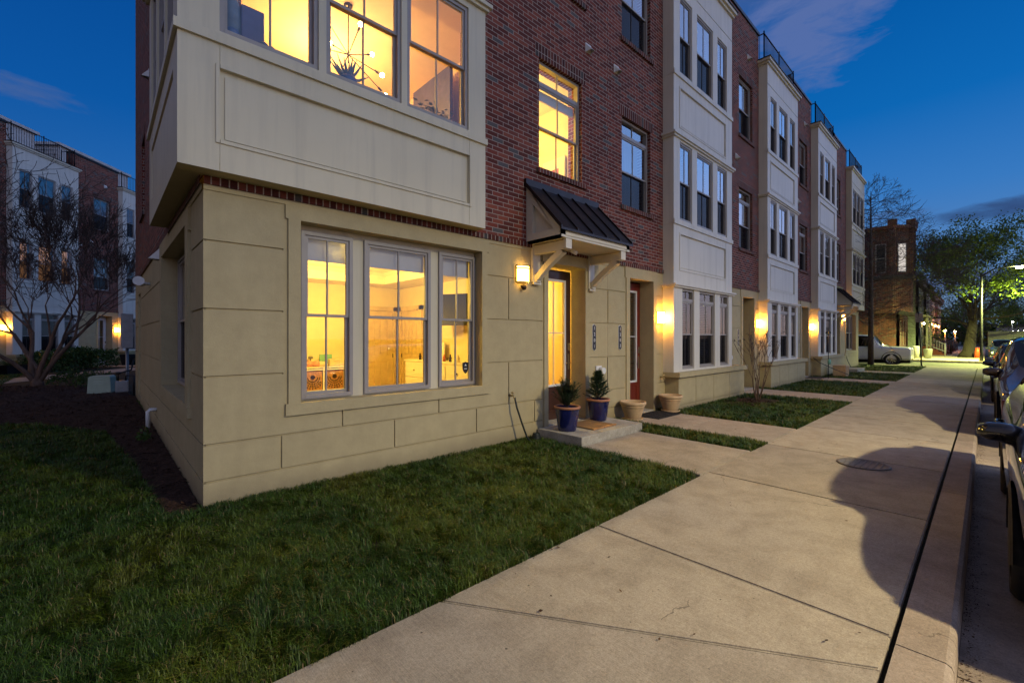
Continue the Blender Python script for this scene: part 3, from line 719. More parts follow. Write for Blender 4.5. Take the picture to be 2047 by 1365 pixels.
def end_house(X, sx, label, lit, shade):
    h = thing('townhouse', label, 'townhouse', X, 0., 'attached brick and cream townhouses')
    fn = lambda u, v, d: (sx * u, d, v); W = 6.48
    mk = lambda rects: rects
    r = [(0, W, 3.05, 12, 0., 1)]
    r += hgrooves(0, .69, HG) + hgrooves(3.46, 4.63, HG) + hgrooves(5.86, W, HG) + hgrooves(.69, 3.46, (.244, .595))
    r += vgroove(.67, .252, .586) + vgroove(1.96, .252, .586) + vgroove(3.25, .252, .586) + vgroove(1.31, .604, .79) + vgroove(2.61, .604, .79)
    r += vgroove(3.88, 1.89, 2.517) + vgroove(3.88, .604, 1.227) + vgroove(4.45, .252, .586) + vgroove(6.475, 1.89, 2.517) + vgroove(6.475, .604, 1.227)
    # window surround with ears
    r += [(.735, 3.438, .79, 3.05, -.024, 0), (.708, 3.48, .79, .915, -.03, 0), (.708, 3.47, 2.855, 3.05, -.024, 0)]
    r += [(.857, 3.34, .912, 2.852, .165, 5)]
    wins = [(.912, 1.493), (1.636, 2.572), (2.709, 3.335)]
    for a, b in wins: r.append((a, b, .925, 2.795, None, 3))
    r += [(4.66, 5.87, -.3, 3.0, -.022, 0), (4.62, 5.91, 2.86, 3.05, -.022, 0)]
    r += [(0, W, 3.0, 3.05, -.012, 0), (0, W, 3.05, 3.125, -.03, 2), (4.76, 5.76, .1, 2.86, None, 0)]
    r += brick_window_rects(4.555, 5.676, 4.385, 6.2) + brick_window_rects(4.555, 5.676, 7.64, 9.4)
    r += [(0, W, 11.27, 11.4, -.04, 4), (.05, 3.2, 3.3, 10.4, None, 1), (-.1, 3.22, 10.4, 11.6, None, 1)]
    bm = bmesh.new(); relief(bm, fn, 0, W, -.3, 11.36, r, back=.32, skip='LR')
    finish(bm, 'front_wall', ['stucco', 'brick', 'rowlock', 'vinyl', 'black_metal', 'panel'], h)
    # side wall
    fs = lambda u, v, d: (sx * d, u, v)
    r = [(0, 11.3, 3.05, 12, 0., 1)]
    r += hgrooves(0, .74, HG) + hgrooves(3.95, 11.2, HG) + hgrooves(.74, 3.95, (.244, .595)) + vgroove(2.2, .252, .586) + vgroove(6.1, .252, .586)
    r += [(.80, 3.84, .75, 2.99, -.03, 0), (.76, 3.88, 2.75, 3.05, -.03, 0), (.76, 3.88, .75, .86, -.036, 0), (0, 2.7, 3.0, 3.05, -.012, 0), (0, 11.2, 3.05, 3.125, -.03, 2)]
    r += [(1.0, 3.62, .88, 2.84, .2, 0), (1.06, 2.28, .92, 2.8, None, 3), (2.36, 3.58, .92, 2.8, None, 3), (9.0, 10.0, .1, 2.7, .16, 0)]
    r += [(.05, 2.7, 3.3, 10.4, None, 1), (-.1, 2.74, 10.4, 11.6, None, 1), (0, 11.3, 11.27, 11.4, -.04, 4)]
    r += brick_window_rects(4.6, 5.5, 4.385, 6.1) + brick_window_rects(7.6, 8.5, 4.385, 6.1) + brick_window_rects(4.6, 5.5, 7.64, 9.4)
    bm = bmesh.new(); relief(bm, fs, 0.0, 11.18, -.3, 11.36, r, back=.32, skip='LR')
    finish(bm, 'side_wall', ['stucco', 'brick', 'rowlock', 'vinyl', 'black_metal'], h)
    shell(h, 0, W, sx, left=True)
    # overhanging corner bay
    bm = bmesh.new(); BL, BR = -.22, 3.22; fv = lambda u, v, d: (sx * u, -.24 + d, v); fl = lambda u, v, d: (sx * (BL + d), u, v)
    bw = [(.089, .967), (1.045, 1.926), (2.002, 2.926)]; rr = []
    for a, b in bw: rr += [(a, b, 4.40, 6.05, None, 0), (a, b, 7.61, 9.37, None, 0)]
    for z0, z1 in ((3.41, 4.06), (6.39, 7.26)): rr += [(.06, 2.97, z0 - .033, z1 + .033, -.013, 0), (.093, 2.938, z0, z1, .034, 0), (.135, 2.896, z0 + .02, z1 - .055, .02, 0)]
    rr += [(BL, BR, 9.66, 9.685, .012, 0), (.088, .094, 3.125, 4.285, .006, 0), (2.936, 2.942, 3.125, 4.285, .006, 0)]
    relief(bm, fv, BL, BR, 3.125, 10.3, rr, back=.10, skip='LRB')
    bs = [(.06, .76), (.86, 1.66), (1.76, 2.46)]; rr = []
    for a, b in bs: rr += [(a, b, 4.40, 6.05, None, 0), (a, b, 7.61, 9.37, None, 0)]
    for z0, z1 in ((3.41, 4.06), (6.39, 7.26)): rr += [(.06, 2.46, z0, z1, .024, 0), (.1, 2.42, z0 + .04, z1 - .04, .012, 0)]
    relief(bm, fl, -.24, 2.75, 3.125, 10.3, rr, back=.10, outer=False)
    relief(bm, lambda u, v, d: (sx * (BR - d), u, v), -.24, .3, 3.125, 10.3, [], back=.02, outer=False)
    relief(bm, lambda u, v, d: (sx * u, 2.75 - d, v), BL, .3, 3.125, 10.3, [], back=.02, outer=False)
    fbox(bm, fn, BL + .001, BR - .001, 3.127, 3.2, -.239, .32, 1); fbox(bm, fn, BL + .001, .3, 3.128, 3.2, .321, 2.749, 1)
    for z0, z1, p in ((4.28, 4.362, .03), (7.485, 7.585, .03)):
        fbox(bm, fn, BL - p, BR + p * .6, z0, z1, -.24 - p, -.23); fbox(bm, fn, BL - p, BL + .01, z0, z1, -.23, 2.75 + p * .5)
    for z0, z1, p in ((6.13, 6.175, .04), (6.175, 6.225, .075)):
        fbox(bm, fn, BL - p, BR + p, z0, z1, -.24 - p, -.002); fbox(bm, fn, BL - p, BL + .01, z0, z1, -.002, 2.75 + p)
    finish(bm, 'bay', ['panel', 'stucco'], h)
    bm = bmesh.new()
    for z0, z1, p in ((10.30, 10.37, .05), (10.37, 10.45, .10)): fbox(bm, fn, BL - p, BR + p, z0, z1, -.24 - p, 2.75 + p)
    finish(bm, 'cornice', 'trim', h)
    railing(h, fn, BL + .1, BR - .1, 10.45, 11.36, -.12, 2.6)
    for i, (a, b) in enumerate(wins):
        window(h, fn, a, b, .93, 2.79, .165, lit=lit, clear=lit, drop=.26 if lit else 0)
    for i, (a, b) in enumerate(bw):
        window(h, fv, a, b, 4.405, 6.045, .05, lit=lit, clear=lit, blind='room_backing')
        window(h, fv, a, b, 7.615, 9.365, .05, blind='room_backing')
    for i, (a, b) in enumerate(bs):
        window(h, fl, a, b, 4.405, 6.045, .05, lit=lit, clear=False, blind='room_backing')
        window(h, fl, a, b, 7.615, 9.365, .05, blind='room_backing')
    for a, b in ((1.06, 2.28), (2.36, 3.58)): window(h, fs, a, b, .92, 2.8, .2, blind='room_backing', gl='glass_clear')
    for a, z0, z1 in ((4.6, 4.385, 6.1), (7.6, 4.385, 6.1), (4.6, 7.64, 9.4)): window(h, fs, a, a + .9, z0, z1, .1, blind='room_backing')
    window(h, fn, 4.555, 5.676, 4.39, 6.195, .095, .36, lit=lit, clear=lit, drop=.16 if lit else 0, blind='curtain_mid')
    window(h, fn, 4.555, 5.676, 7.645, 9.395, .095, blind='room_backing')
    door(h, fn, 4.80, 5.72, .145, 2.82, .30, 'door_brown', lit)
    bm = bmesh.new(); fbox(bm, fn, 4.74, 5.78, -.05, .142, .0, .42); finish(bm, 'threshold', 'step_concrete', h)
    canopy(h, fn, 4.26, 6.07)
    wall_lamp(h, fn, 4.14, 2.6, shade, ball=lit)
    for u, v in ((5.86, 6.91), (6.3, 10.3)): vent_hood(h, fn, u, v)
    louvre_vent(h, fn, 6.16, .99); hose_bib(h, fn, 3.9, .72)
    vent_hood(h, fs, 4.05, 2.95, .2); vent_hood(h, fs, 6.5, 6.9)
    return h
# ================================================================ ground
def sheet(name, x0, x1, y0, y1, z, mat, nx=1, ny=1):
    bm = bmesh.new(); quad(bm, [(x0, y0, z), (x1, y0, z), (x1, y1, z), (x0, y1, z)])
    return struct(finish(bm, name, mat))
sheet('ground', -400, 500, -400, 500, -.20, 'earth')
sheet('road', -60, 114, -12.9, -4.87, -.15, 'asphalt')
sheet('alley', 33.75, 44.0, -4.88, 60, -.146, 'asphalt')
bm = bmesh.new(); box(bm, -40, 33.7, -2.735, 60, -.19, -.02)
struct(finish(bm, 'lawn_soil', 'soil'))
def slabs(name, y0, y1, joints, z=0., gap=.012, mat='concrete', skew=None):
    bm = bmesh.new()
    for a, b in zip(joints, joints[1:]):
        s0 = skew.get(a, 0) if skew else 0; s1 = skew.get(b, 0) if skew else 0
        g = gap / 2
        poly = [(a + s0 + g, y0), (b + s1 - g, y0), (b - g, y1), (a + g, y1)]
        prism(bm, poly, 'z', -.17, z)
    bmesh.ops.bevel(bm, geom=[e for e in bm.edges if all(abs(v.co.z - z) < 1e-4 for v in e.verts)], offset=.008, segments=2, affect='EDGES')
    return struct(finish(bm, name, mat))
J = [-12 + 2.1 * k for k in range(6)] + [-.6, 1.52, 3.12, 5.33, 7.39, 9.41, 11.2, 12.95] + [12.95 + 2.1 * k for k in range(1, 10)] + [33.7]
J = sorted(set(round(j, 3) for j in J))
slabs('sidewalk', -4.645, -2.72, J, skew={1.52: 1.25})
KJ = [-12.3 + 3.4 * k for k in range(4)] + [.35, 3.06, 6.46] + [6.46 + 3.4 * k for k in range(1, 8)] + [33.7]
bm = bmesh.new()
for a, b in zip(KJ, KJ[1:]):
    prism(bm, [(-4.895, -.17), (-4.672, -.17), (-4.672, 0), (-4.86, 0), (-4.882, -.012), (-4.89, -.035)], 'x', a + .005, b - .005)
struct(finish(bm, 'kerb', 'kerb_concrete'))
bm = bmesh.new(); box(bm, -14, 33.7, -4.675, -4.64, -.18, -.045); struct(finish(bm, 'joint_dirt', 'soil'))
bm = bmesh.new()
for k in range(16): box(bm, -12 + k * 3.05, -12 + (k + 1) * 3.05 - .012, -5.32, -4.896, -.19, -.142)
struct(finish(bm, 'gutter', 'kerb_concrete'))
def walkway(x0, x1, y0, y1, n=2):
    bm = bmesh.new()
    for k in range(n):
        a, b = y0 + (y1 - y0) * k / n, y0 + (y1 - y0) * (k + 1) / n
        box(bm, x0, x1, a + .005, b - .005, -.17, .004)
    bmesh.ops.bevel(bm, geom=[e for e in bm.edges if all(v.co.z > 0 for v in e.verts)], offset=.007, segments=2, affect='EDGES')
    struct(finish(bm, 'walkway', 'concrete'))
walkway(5.14, 6.75, -2.715, -.945, 1); walkway(7.47, 8.97, -2.715, -.0, 2); walkway(13.62, 15.15, -2.715, 0); walkway(19.8, 21.3, -2.715, 0); walkway(25.7, 27.2, -2.715, -.95)
bm = bmesh.new(); box(bm, 5.19, 6.87, -.93, -.035, -.17, .136); finish(bm, 'door_step', 'step_concrete', bevel=.008)
tag(bpy.data.objects['door_step'], 'wide grey concrete step under the brown glazed door with blue pots', 'step')
bm = bmesh.new(); box(bm, 25.6, 27.3, -.93, -.035, -.17, .136); o = finish(bm, 'door_step', 'step_concrete', bevel=.008)
tag(o, 'small concrete step at the far end doorway under the last canopy', 'step')
# far side of the road and beyond the alley
sheet('opposite_pavement', -60, 114, -16.0, -12.9, -.02, 'concrete')
slabs('far_sidewalk', -4.6, -1.2, [44.0 + 2.4 * k for k in range(30)], 0.)
bm = bmesh.new(); box(bm, 44.0, 116, -4.86, -4.62, -.19, 0); struct(finish(bm, 'far_kerb', 'kerb_concrete'))
bm = bmesh.new(); box(bm, 33.705, 34.6, -4.89, -.2, -.19, -.004); box(bm, 43.2, 43.99, -4.89, -.2, -.19, -.004); struct(finish(bm, 'kerb_ramp', 'kerb_concrete'))
# planting bed along the side wall and round the courtyard shrub
def bed(name, pts, mat, h=.03, res=.09, seed=1):
    rr = random.Random(seed); bm = bmesh.new()
    xs = [p[0] for p in pts]; ys = [p[1] for p in pts]
    def inside(x, y):
        c = False; n = len(pts)
        for i in range(n):
            (x1, y1), (x2, y2) = pts[i], pts[(i + 1) % n]
            if (y1 > y) != (y2 > y) and x < (x2 - x1) * (y - y1) / (y2 - y1) + x1: c = not c
        return c
    vs = {}
    def V(i, j):
        if (i, j) not in vs: vs[i, j] = bm.verts.new((min(xs) + i * res, min(ys) + j * res, -.012 + rr.random() * h))
        return vs[i, j]
    for i in range(int((max(xs) - min(xs)) / res)):
        for j in range(int((max(ys) - min(ys)) / res)):
            if inside(min(xs) + (i + .5) * res, min(ys) + (j + .5) * res):
                bm.faces.new((V(i, j), V(i + 1, j), V(i + 1, j + 1), V(i, j + 1)))
    # loose bark chips
    for k in range(int(len(bm.faces) * 1.3)):
        x, y = rr.uniform(min(xs), max(xs)), rr.uniform(min(ys), max(ys))
        if not inside(x, y): continue
        a = rr.random() * 6.3; l, w = rr.uniform(.015, .045), rr.uniform(.006, .014); z = .012 + rr.random() * h
        d = Vector((math.cos(a) * l, math.sin(a) * l, rr.uniform(-.012, .012))); e = Vector((-math.sin(a) * w, math.cos(a) * w, rr.uniform(-.008, .008)))
        c = Vector((x, y, z)); quad(bm, [c - d - e, c + d - e, c + d + e, c - d + e])
    o = finish(bm, name, mat, recalc=False); o['kind'] = 'structure'; return o
bed('planting_bed', [(.695, -.02), (.695, 7.2), (.62, 12.8), (.3, 14.6), (-3.6, 18.4), (-7.5, 15.2), (-7.5, 10.2), (-2.6, 8.2), (-.9, 7.0), (.05, 5.2), (.28, 2.5), (.40, .0)], 'mulch')
bed('shrub_bed', [(11.7 + .75 * math.cos(a * .4) * (1 + .1 * math.sin(a * 3)), -1.0 + .55 * math.sin(a * .4)) for a in range(16)], 'mulch', res=.06)

# ================================================================ houses
lab = 'end townhouse with lit rooms, cream corner bay and canopied brown door, nearest'
H1 = end_house((.70, 0, 0), 1, lab, True, 'shade_warm')
f1 = lambda u, v, d: (u, d, v)
plaque(H1, f1, 6.035, 1.61, '1201')
H2 = mid_house((9.314, 0, 0), 'brick townhouse with the red door and slatted blinds, next to the lit end house', 'door_red', (-1.73, 1.61, '1203'), opts=dict(slats=True))
H3 = mid_house((15.476, 0, 0), 'dark townhouse whose doorway is behind the bare multi-stem shrub', 'door_brown', (-1.73, 1.61, '1205'), opts=dict(b1='room_backing'))
H4 = mid_house((21.666, 0, 0), 'dark townhouse with a plain box and garden hose below its bay', 'door_brown', (-1.73, 1.61, '1207'), opts=dict(b1='room_backing'))
H5 = end_house((31.65, 0, 0), -1, 'unlit end townhouse with canopied door, farthest of the row beside the white pickup', False, 'shade_hot')
# courtyard row, turned about 51 degrees
e1 = (.6267, .7793); P0 = Vector((-.98, 27.86, 0)); ang = math.atan2(e1[1], e1[0])
def cy(k): return (P0.x + e1[0] * k, P0.y + e1[1] * k, 0)
G2 = 'courtyard townhouses behind the bare tree'
mid_house(cy(-3.45), 'courtyard townhouse with amber lit middle windows behind the bare tree', 'door_white', (-1.73, 1.61, ''), opts=dict(rz=ang, group=G2, penthouse=True, lit2=(0, 1, 2)))
mid_house(cy(2.73), 'courtyard townhouse with brick front and white door left of the nearest house', 'door_white', None, opts=dict(rz=ang, group=G2, penthouse=True))
mid_house(cy(-9.63), 'courtyard townhouse cut by the left edge of the photo', 'door_white', None, opts=dict(rz=ang, group=G2, penthouse=True))

# ================================================================ interiors of the lit house
def room(name, x0, x1, y0, y1, z0, z1, mats, tray=0.):
    bm = bmesh.new()
    quad(bm, [(x0, y0, z0), (x1, y0, z0), (x1, y1, z0), (x0, y1, z0)], 2)
    quad(bm, [(x0, y1, z0), (x1, y1, z0), (x1, y1, z1), (x0, y1, z1)], 0)
    quad(bm, [(x0, y0, z0), (x0, y1, z0), (x0, y1, z1), (x0, y0, z1)], 0); quad(bm, [(x1, y0, z0), (x1, y1, z0), (x1, y1, z1), (x1, y0, z1)], 0)
    t = tray
    if t:
        i = [(x0 + .7, y0 + .7), (x1 - .7, y0 + .7), (x1 - .7, y1 - .7), (x0 + .7, y1 - .7)]; oo = [(x0, y0), (x1, y0), (x1, y1), (x0, y1)]
        for k in range(4):
            a, b = oo[k], oo[(k + 1) % 4]; c, d = i[(k + 1) % 4], i[k]
            quad(bm, [(*a, z1), (*b, z1), (*c, z1), (*d, z1)], 1); quad(bm, [(*d, z1), (*c, z1), (*c, z1 + t), (*d, z1 + t)], 1)
        quad(bm, [(*p, z1 + t) for p in i], 1)
        cen = ((x0 + x1) / 2, (y0 + y1) / 2)
        for sc, z in ((1.0, z1 + t - .06), (.96, z1 + t - .03)):
            for k in range(4):
                a, b = i[k], i[(k + 1) % 4]; f = lambda p, s: (cen[0] + (p[0] - cen[0]) * s, cen[1] + (p[1] - cen[1]) * s)
                quad(bm, [(*f(a, sc), z), (*f(b, sc), z), (*f(b, sc - .05), z + .05), (*f(a, sc - .05), z + .05)], 1)
    else: quad(bm, [(x0, y0, z1), (x1, y0, z1), (x1, y1, z1), (x0, y1, z1)], 1)
    # closing strips above/below the glazing on the street side
    o = finish(bm, name, mats, H1, recalc=False); o.location = (-.70, 0, 0); return o
room('front_room', .96, 5.05, .322, 4.3, .15, 2.72, ['room_wall', 'room_white', 'wood'], .22)
room('entry_hall', 5.10, 6.9, .34, 5.0, .15, 2.9, ['room_wall', 'room_white', 'wood'])
room('living_room', .725, 4.6, .322, 4.6, 3.35, 6.42, ['room_wall_up', 'room_wall_up', 'wood'])
room('upper_room', 4.65, 6.9, .322, 3.6, 3.35, 6.36, ['room_wall', 'room_white', 'wood'])
bm = bmesh.new()
for z in (4.385, 6.12): quad(bm, [(.50, -.13, z), (3.90, -.13, z), (3.90, .33, z), (.50, .33, z)])
quad(bm, [(.50, .325, 6.12), (3.9, .325, 6.12), (3.9, .325, 7.5), (.5, .325, 7.5)]); quad(bm, [(.50, .325, 3.3), (3.9, .325, 3.3), (3.9, .325, 4.385), (.5, .325, 4.385)])
quad(bm, [(.50, .325, 3.3), (.50, 2.7, 3.3), (.5, 2.7, 4.385), (.5, .325, 4.385)]); quad(bm, [(.5, .325, 6.12), (.5, 2.7, 6.12), (.72, 2.7, 6.12), (.72, .325, 6.12)]); quad(bm, [(.5, .325, 4.385), (.5, 2.7, 4.385), (.72, 2.7, 4.385), (.72, .325, 4.385)])
o = finish(bm, 'bay_lining', 'room_wall_up', H1, recalc=False); o.location = (-.70, 0, 0)  # added lining that shuts the bay shaft against light leaking upward
def point(name, loc, col, w, r=.12):
    l = bpy.data.lights.new(name, 'POINT'); l.color = col; l.energy = w; l.shadow_soft_size = r
    o = bpy.data.objects.new(name, l); o.location = loc; COL.objects.link(o); return o
WARM = (1., .665, .11)
point('ceiling_light', (2.9, 2.3, 2.45), WARM, 50); point('hall_light', (6.0, 2.6, 2.6), WARM, 46)
point('living_light', (2.7, 2.4, 5.75), (1., .61, .155), 47); point('upper_light', (5.3, 1.6, 5.6), WARM, 34, .08)

def panel_door(name, label, fn, w, hgt, hinge=1):
    o = None; bm = bmesh.new(); rr = []
    for z0, z1 in ((.18, .92), (1.06, hgt - .16)):
        for a, b in ((.12, w / 2 - .05), (w / 2 + .05, w - .12)): rr += [(a, b, z0, z1, .018, 0), (a + .04, b - .04, z0 + .04, z1 - .04, .004, 0)]
    relief(bm, fn, 0, w, 0, hgt, rr, back=.045)
    o = finish(bm, name, 'door_cream'); tag(o, label, 'door')
    bm = bmesh.new()
    for a, b, c, d in ((-.1, -.005, 0, hgt + .1), (w + .005, w + .1, 0, hgt + .1), (-.1, w + .1, hgt + .005, hgt + .1)): fbox(bm, fn, a, b, c, d, -.025, .04)
    finish(bm, 'casing', 'door_cream', o)
    bm = bmesh.new(); hu = .07 if hinge else w - .07
    lathe(bm, [(0, -.025), (.022, -.015), (.026, 0), (.022, .015), (0, .025)], fn(hu, .95, -.06), 12); tube(bm, [fn(hu, .95, 0), fn(hu, .95, -.06)], .012, 8)
    finish(bm, 'handle', 'bronze', o)
    bm = bmesh.new(); xu = w if hinge else 0
    for z in (.2, 1.0, 1.85): fbox(bm, fn, xu - .008, xu + .008, z, z + .09, -.012, 0)
    finish(bm, 'hinge', 'bronze', o)
    return o
panel_door('interior_door', 'open-plan white panel door with dark knob at the back of the lit front room', lambda u, v, d: (4.1 + u, 4.25 + d, .15 + v), .78, 2.05)
panel_door('closet_door', 'white arched panel closet door on the right wall of the lit front room', lambda u, v, d: (5.0 + d, 4.05 - u, .15 + v), .76, 2.05, 0)
# cube shelf with baskets
bm = bmesh.new()
SX, SY, SZ = 2.78, 3.86, .15
for k in range(3): box(bm, SX + k * .42 - .012, SX + k * .42 + .012, SY, SY + .4, SZ, SZ + .86)
for k in range(3): box(bm, SX + .012, SX + .408, SY, SY + .4, SZ + k * .41, SZ + k * .41 + .024); box(bm, SX + .432, SX + .828, SY, SY + .4, SZ + k * .41, SZ + k * .41 + .024)
box(bm, SX - .02, SX + .86, SY - .005, SY + .4, SZ + .862, SZ + .885); box(bm, SX - .012, SX + .85, SY + .39, SY + .4, SZ + .03, SZ + .86)
tag(finish(bm, 'cube_shelf', 'room_white'), 'white cube shelf against the back wall of the lit front room', 'shelf')
bl = {(0, 1): 'woven basket with sunburst front, top left cube of the shelf', (1, 1): 'woven basket with sunburst front, top right cube of the shelf', (0, 0): 'woven basket in the bottom left cube of the shelf', (1, 0): 'woven basket in the bottom right cube of the shelf'}
for (i, j), t in bl.items():
    x, z = SX + .03 + i * .42, SZ + .03 + j * .41; bm = bmesh.new(); box(bm, x, x + .36, SY + .01, SY + .36, z, z + .36)
    cx_, cz_ = x + .18, z + .25
    for ring in range(1, 5):
        for k in range(-6, 7):
            a = -math.pi / 2 + k * .24; r0 = .05 + ring * .042
            px, pz = cx_ + r0 * math.cos(a), cz_ + r0 * math.sin(a)
            if x + .02 < px < x + .34 and z + .02 < pz < z + .34:
                s = .006 + ring * .0015; box(bm, px - s, px + s, SY + .004, SY + .011, pz - .012, pz + .012, 1)
    o = finish(bm, 'basket', ['wicker', 'bronze']); tag(o, t, 'basket', 'woven baskets in the cube shelf')
    bm = bmesh.new(); tube(bm, [(cx_, SY + .012, cz_), (cx_, SY - .004, cz_)], .042, 18); finish(bm, 'handle_ring', 'bronze', o)
def simple(name, label, cat, fnb, mats, **kw):
    bm = bmesh.new(); fnb(bm); return tag(finish(bm, name, mats, **kw), label, cat)
ZT = SZ + .888
simple('toy_pile', 'heap of pink soft toys on the left of the cube shelf', 'toys', lambda b: [lathe(b, [(0, 0), (.09, .0), (.1, .05), (.06, .1), (0, .12)], (SX + .1 + k * .11, SY + .15 + .04 * (k % 2), ZT), 12) for k in range(3)] + [lathe(b, [(0, 0), (.06, .02), (.05, .13), (.02, .19), (0, .2)], (SX + .1, SY + .25, ZT + .09), 12)], 'pink', smooth=True)
simple('toy_bag', 'cream soft bag slumped on the middle of the cube shelf', 'bag', lambda b: lathe(b, [(0, 0), (.15, 0), (.16, .04), (.1, .09), (0, .10)], (SX + .4, SY + .17, ZT), 14, sy=.7), 'cloth_cream', smooth=True)
simple('stand_mirror', 'small dark round mirror on a stem on the cube shelf', 'mirror', lambda b: (lathe(b, [(0, 0), (.035, 0), (.01, .012), (.008, .15), (0, .15)], (SX + .27, SY + .3, ZT), 12), lathe(b, [(0, 0), (.045, 0), (.05, .03), (.03, .05), (0, .055)], (SX + .27, SY + .3, ZT + .15), 14)), 'grey_metal', smooth=True)
simple('toy_box', 'white plastic lunch box with clasp on the right of the cube shelf', 'box', lambda b: (box(b, SX + .57, SX + .78, SY + .08, SY + .22, ZT, ZT + .14), box(b, SX + .64, SX + .71, SY + .07, SY + .08, ZT + .1, ZT + .13)), 'cloth_cream', bevel=.01)
simple('picture_book', 'mint green picture board leaning behind the white lunch box', 'board', lambda b: box(b, SX + .45, SX + .70, SY + .32, SY + .34, ZT, ZT + .23), 'mint', bevel=.004)
# dresser and things on the right wall
dr = thing('dresser', 'white dresser with drawers along the right wall of the lit front room', 'dresser', (4.58, .95, .15))
bm = bmesh.new(); box(bm, 0, .45, 0, 2.2, .06, .98); box(bm, -.02, .46, -.02, 2.22, .982, 1.01); finish(bm, 'carcass', 'room_white', dr)
for i in range(3):
    for j in range(3):
        bm = bmesh.new(); box(bm, -.018, -.001, .03 + i * .72, .72 + i * .72, .09 + j * .295, .36 + j * .295); dd = finish(bm, 'drawer', 'room_white', dr, bevel=.004)
        bm = bmesh.new(); lathe(bm, [(0, -.015), (.018, -.01), (.018, .01), (0, .015)], (-.03, .37 + i * .72, .23 + j * .295), 10); finish(bm, 'knob', 'bronze', dd)
tv = thing('television', 'black wall television tilted out on an arm in the right lit window', 'television', (4.75, 1.75, 2.12), 0)
bm = bmesh.new(); box(bm, -.035, .0, -.5, .5, -.3, .3); o = finish(bm, 'screen_panel', 'tv_black', tv, bevel=.006); o.rotation_euler = (0, rad(14), rad(24))
bm = bmesh.new(); tube(bm, [(.02, 0, 0), (.15, -.12, 0), (.29, -.05, -.02)], .025, 8); box(bm, .27, .295, -.15, .06, -.14, .12); finish(bm, 'wall_arm', 'black_metal', tv)
simple('leaning_print', 'small framed picture leaning on the white dresser', 'picture', lambda b: box(b, 4.93, 4.95, 2.25, 2.55, 1.165, 1.52), 'paper', bevel=.005)
for k, (t, m, y) in enumerate((('tiny red figurine on the white dresser', 'art_red', 1.95), ('tiny dark figurine on the white dresser', 'plum', 1.75), ('tiny pale vase with sprig on the white dresser', 'cloth_cream', 1.5), ('small bronze figurine on the white dresser near the closet', 'bronze', 2.8))):
    simple('figurine', t, 'figurine', lambda b: lathe(b, [(0, 0), (.03, 0), (.022, .04), (.03, .07), (.015, .1), (.02, .12), (0, .14)], (4.72, y, 1.163), 12), m, smooth=True)
# shield sticker in the right lit window
bm = bmesh.new(); poly = [(-.055, .07), (0, .085), (.055, .07), (.052, -.02), (.03, -.065), (0, -.09), (-.03, -.065), (-.052, -.02)]
prism(bm, [(3.90 + x, 1.17 + z) for x, z in poly], 'y', .192, .196); o = finish(bm, 'shield_sticker', 'sign_black'); tag(o, 'small dark shield-shaped security sticker in the right lit window', 'sticker')
bm = bmesh.new(); prism(bm, [(3.88, 1.195), (3.92, 1.195), (3.90, 1.225)], 'y', .188, .192); box(bm, 3.875, 3.925, .1885, .192, 1.15, 1.16); finish(bm, 'emblem', 'sign_white', o)
# hall: art wall and console
simple('wall_collage', 'colourful collage of pictures on the hall wall behind the brown door', 'picture', lambda b: [box(b, 5.5 + (k % 4) * .34, 5.5 + (k % 4) * .34 + .3, 4.93, 4.95 + .003 * (k % 3), 1.35 + (k // 4) * .36, 1.67 + (k // 4) * .36, k % 4) for k in range(12)], ['art_red', 'mint', 'paper', 'cloth_cream'])
simple('console_table', 'wooden hall console below the picture collage', 'table', lambda b: (box(b, 5.4, 6.85, 4.45, 4.85, .93, .98), box(b, 5.45, 6.8, 4.5, 4.84, .15, .92, 1)), ['wood', 'room_white'])
# upstairs
simple('accent_panel', 'dark violet wall panel inside the upper right lit window', 'panel', lambda b: box(b, 4.30, 4.36, 1.16, 2.35, 3.4, 6.20), 'plum')
ch = thing('chandelier', 'thin branching bronze chandelier with bare bulbs in the upper lit room', 'chandelier', (2.62, 1.3, 5.70))
bm = bmesh.new(); tube(bm, [(0, 0, -.12), (0, 0, .72)], .009, 8); lathe(bm, [(0, 0), (.06, 0), (.06, .02), (0, .02)], (0, 0, .70), 16)
ends = []
for a, el, l in ((.5, .55, .62), (2.2, .35, .6), (3.6, .5, .6), (5.3, -.6, .62), (3.9, -.35, .58), (.1, -.5, .66), (1.5, -.3, .5), (4.6, .2, .55)):
    d = Vector((math.cos(a) * math.cos(el), math.sin(a) * math.cos(el), math.sin(el))) * l; ends.append(d); tube(bm, [(0, 0, 0), d], .007, 6); tube(bm, [d * .84, d * .97], .016, 8)
finish(bm, 'branches', 'bronze', ch)
for d in ends:
    bm = bmesh.new(); c = d * 1.06; lathe(bm, [(0, -.034), (.026, -.02), (.034, 0), (.026, .02), (0, .034)], c, 12); finish(bm, 'light_bulb', 'bulb', ch, True)
def pot_plant(name, label, loc, potr, poth, leaves, mat_pot='pot_blue', mat_leaf='leaf_blue'):
    t = thing(name, label, 'potted plant', loc)
    bm = bmesh.new(); lathe(bm, [(0, 0), (potr * .7, 0), (potr * .95, poth * .35), (potr, poth * .75), (potr * .85, poth), (potr * .75, poth), (potr * .7, poth * .85), (0, poth * .85)], n=24); finish(bm, 'pot', mat_pot, t, True)
    bm = bmesh.new(); leaves(bm, poth); finish(bm, 'leaves', mat_leaf, t, recalc=False); return t
def aloe(bm, h):
    rr = random.Random(3)
    for k in range(15):
        a = k * 2.4; el = rr.uniform(.1, 1.35); l = rr.uniform(.2, .34)
        d = Vector((math.cos(a) * math.cos(el), math.sin(a) * math.cos(el) * .5, math.sin(el))) * l
        tube(bm, [(0, 0, h * .8), d * .5 + Vector((0, 0, h * .8 - .01)), d + Vector((0, 0, h * .8 + .03))], [.022, .016, .002], 5)
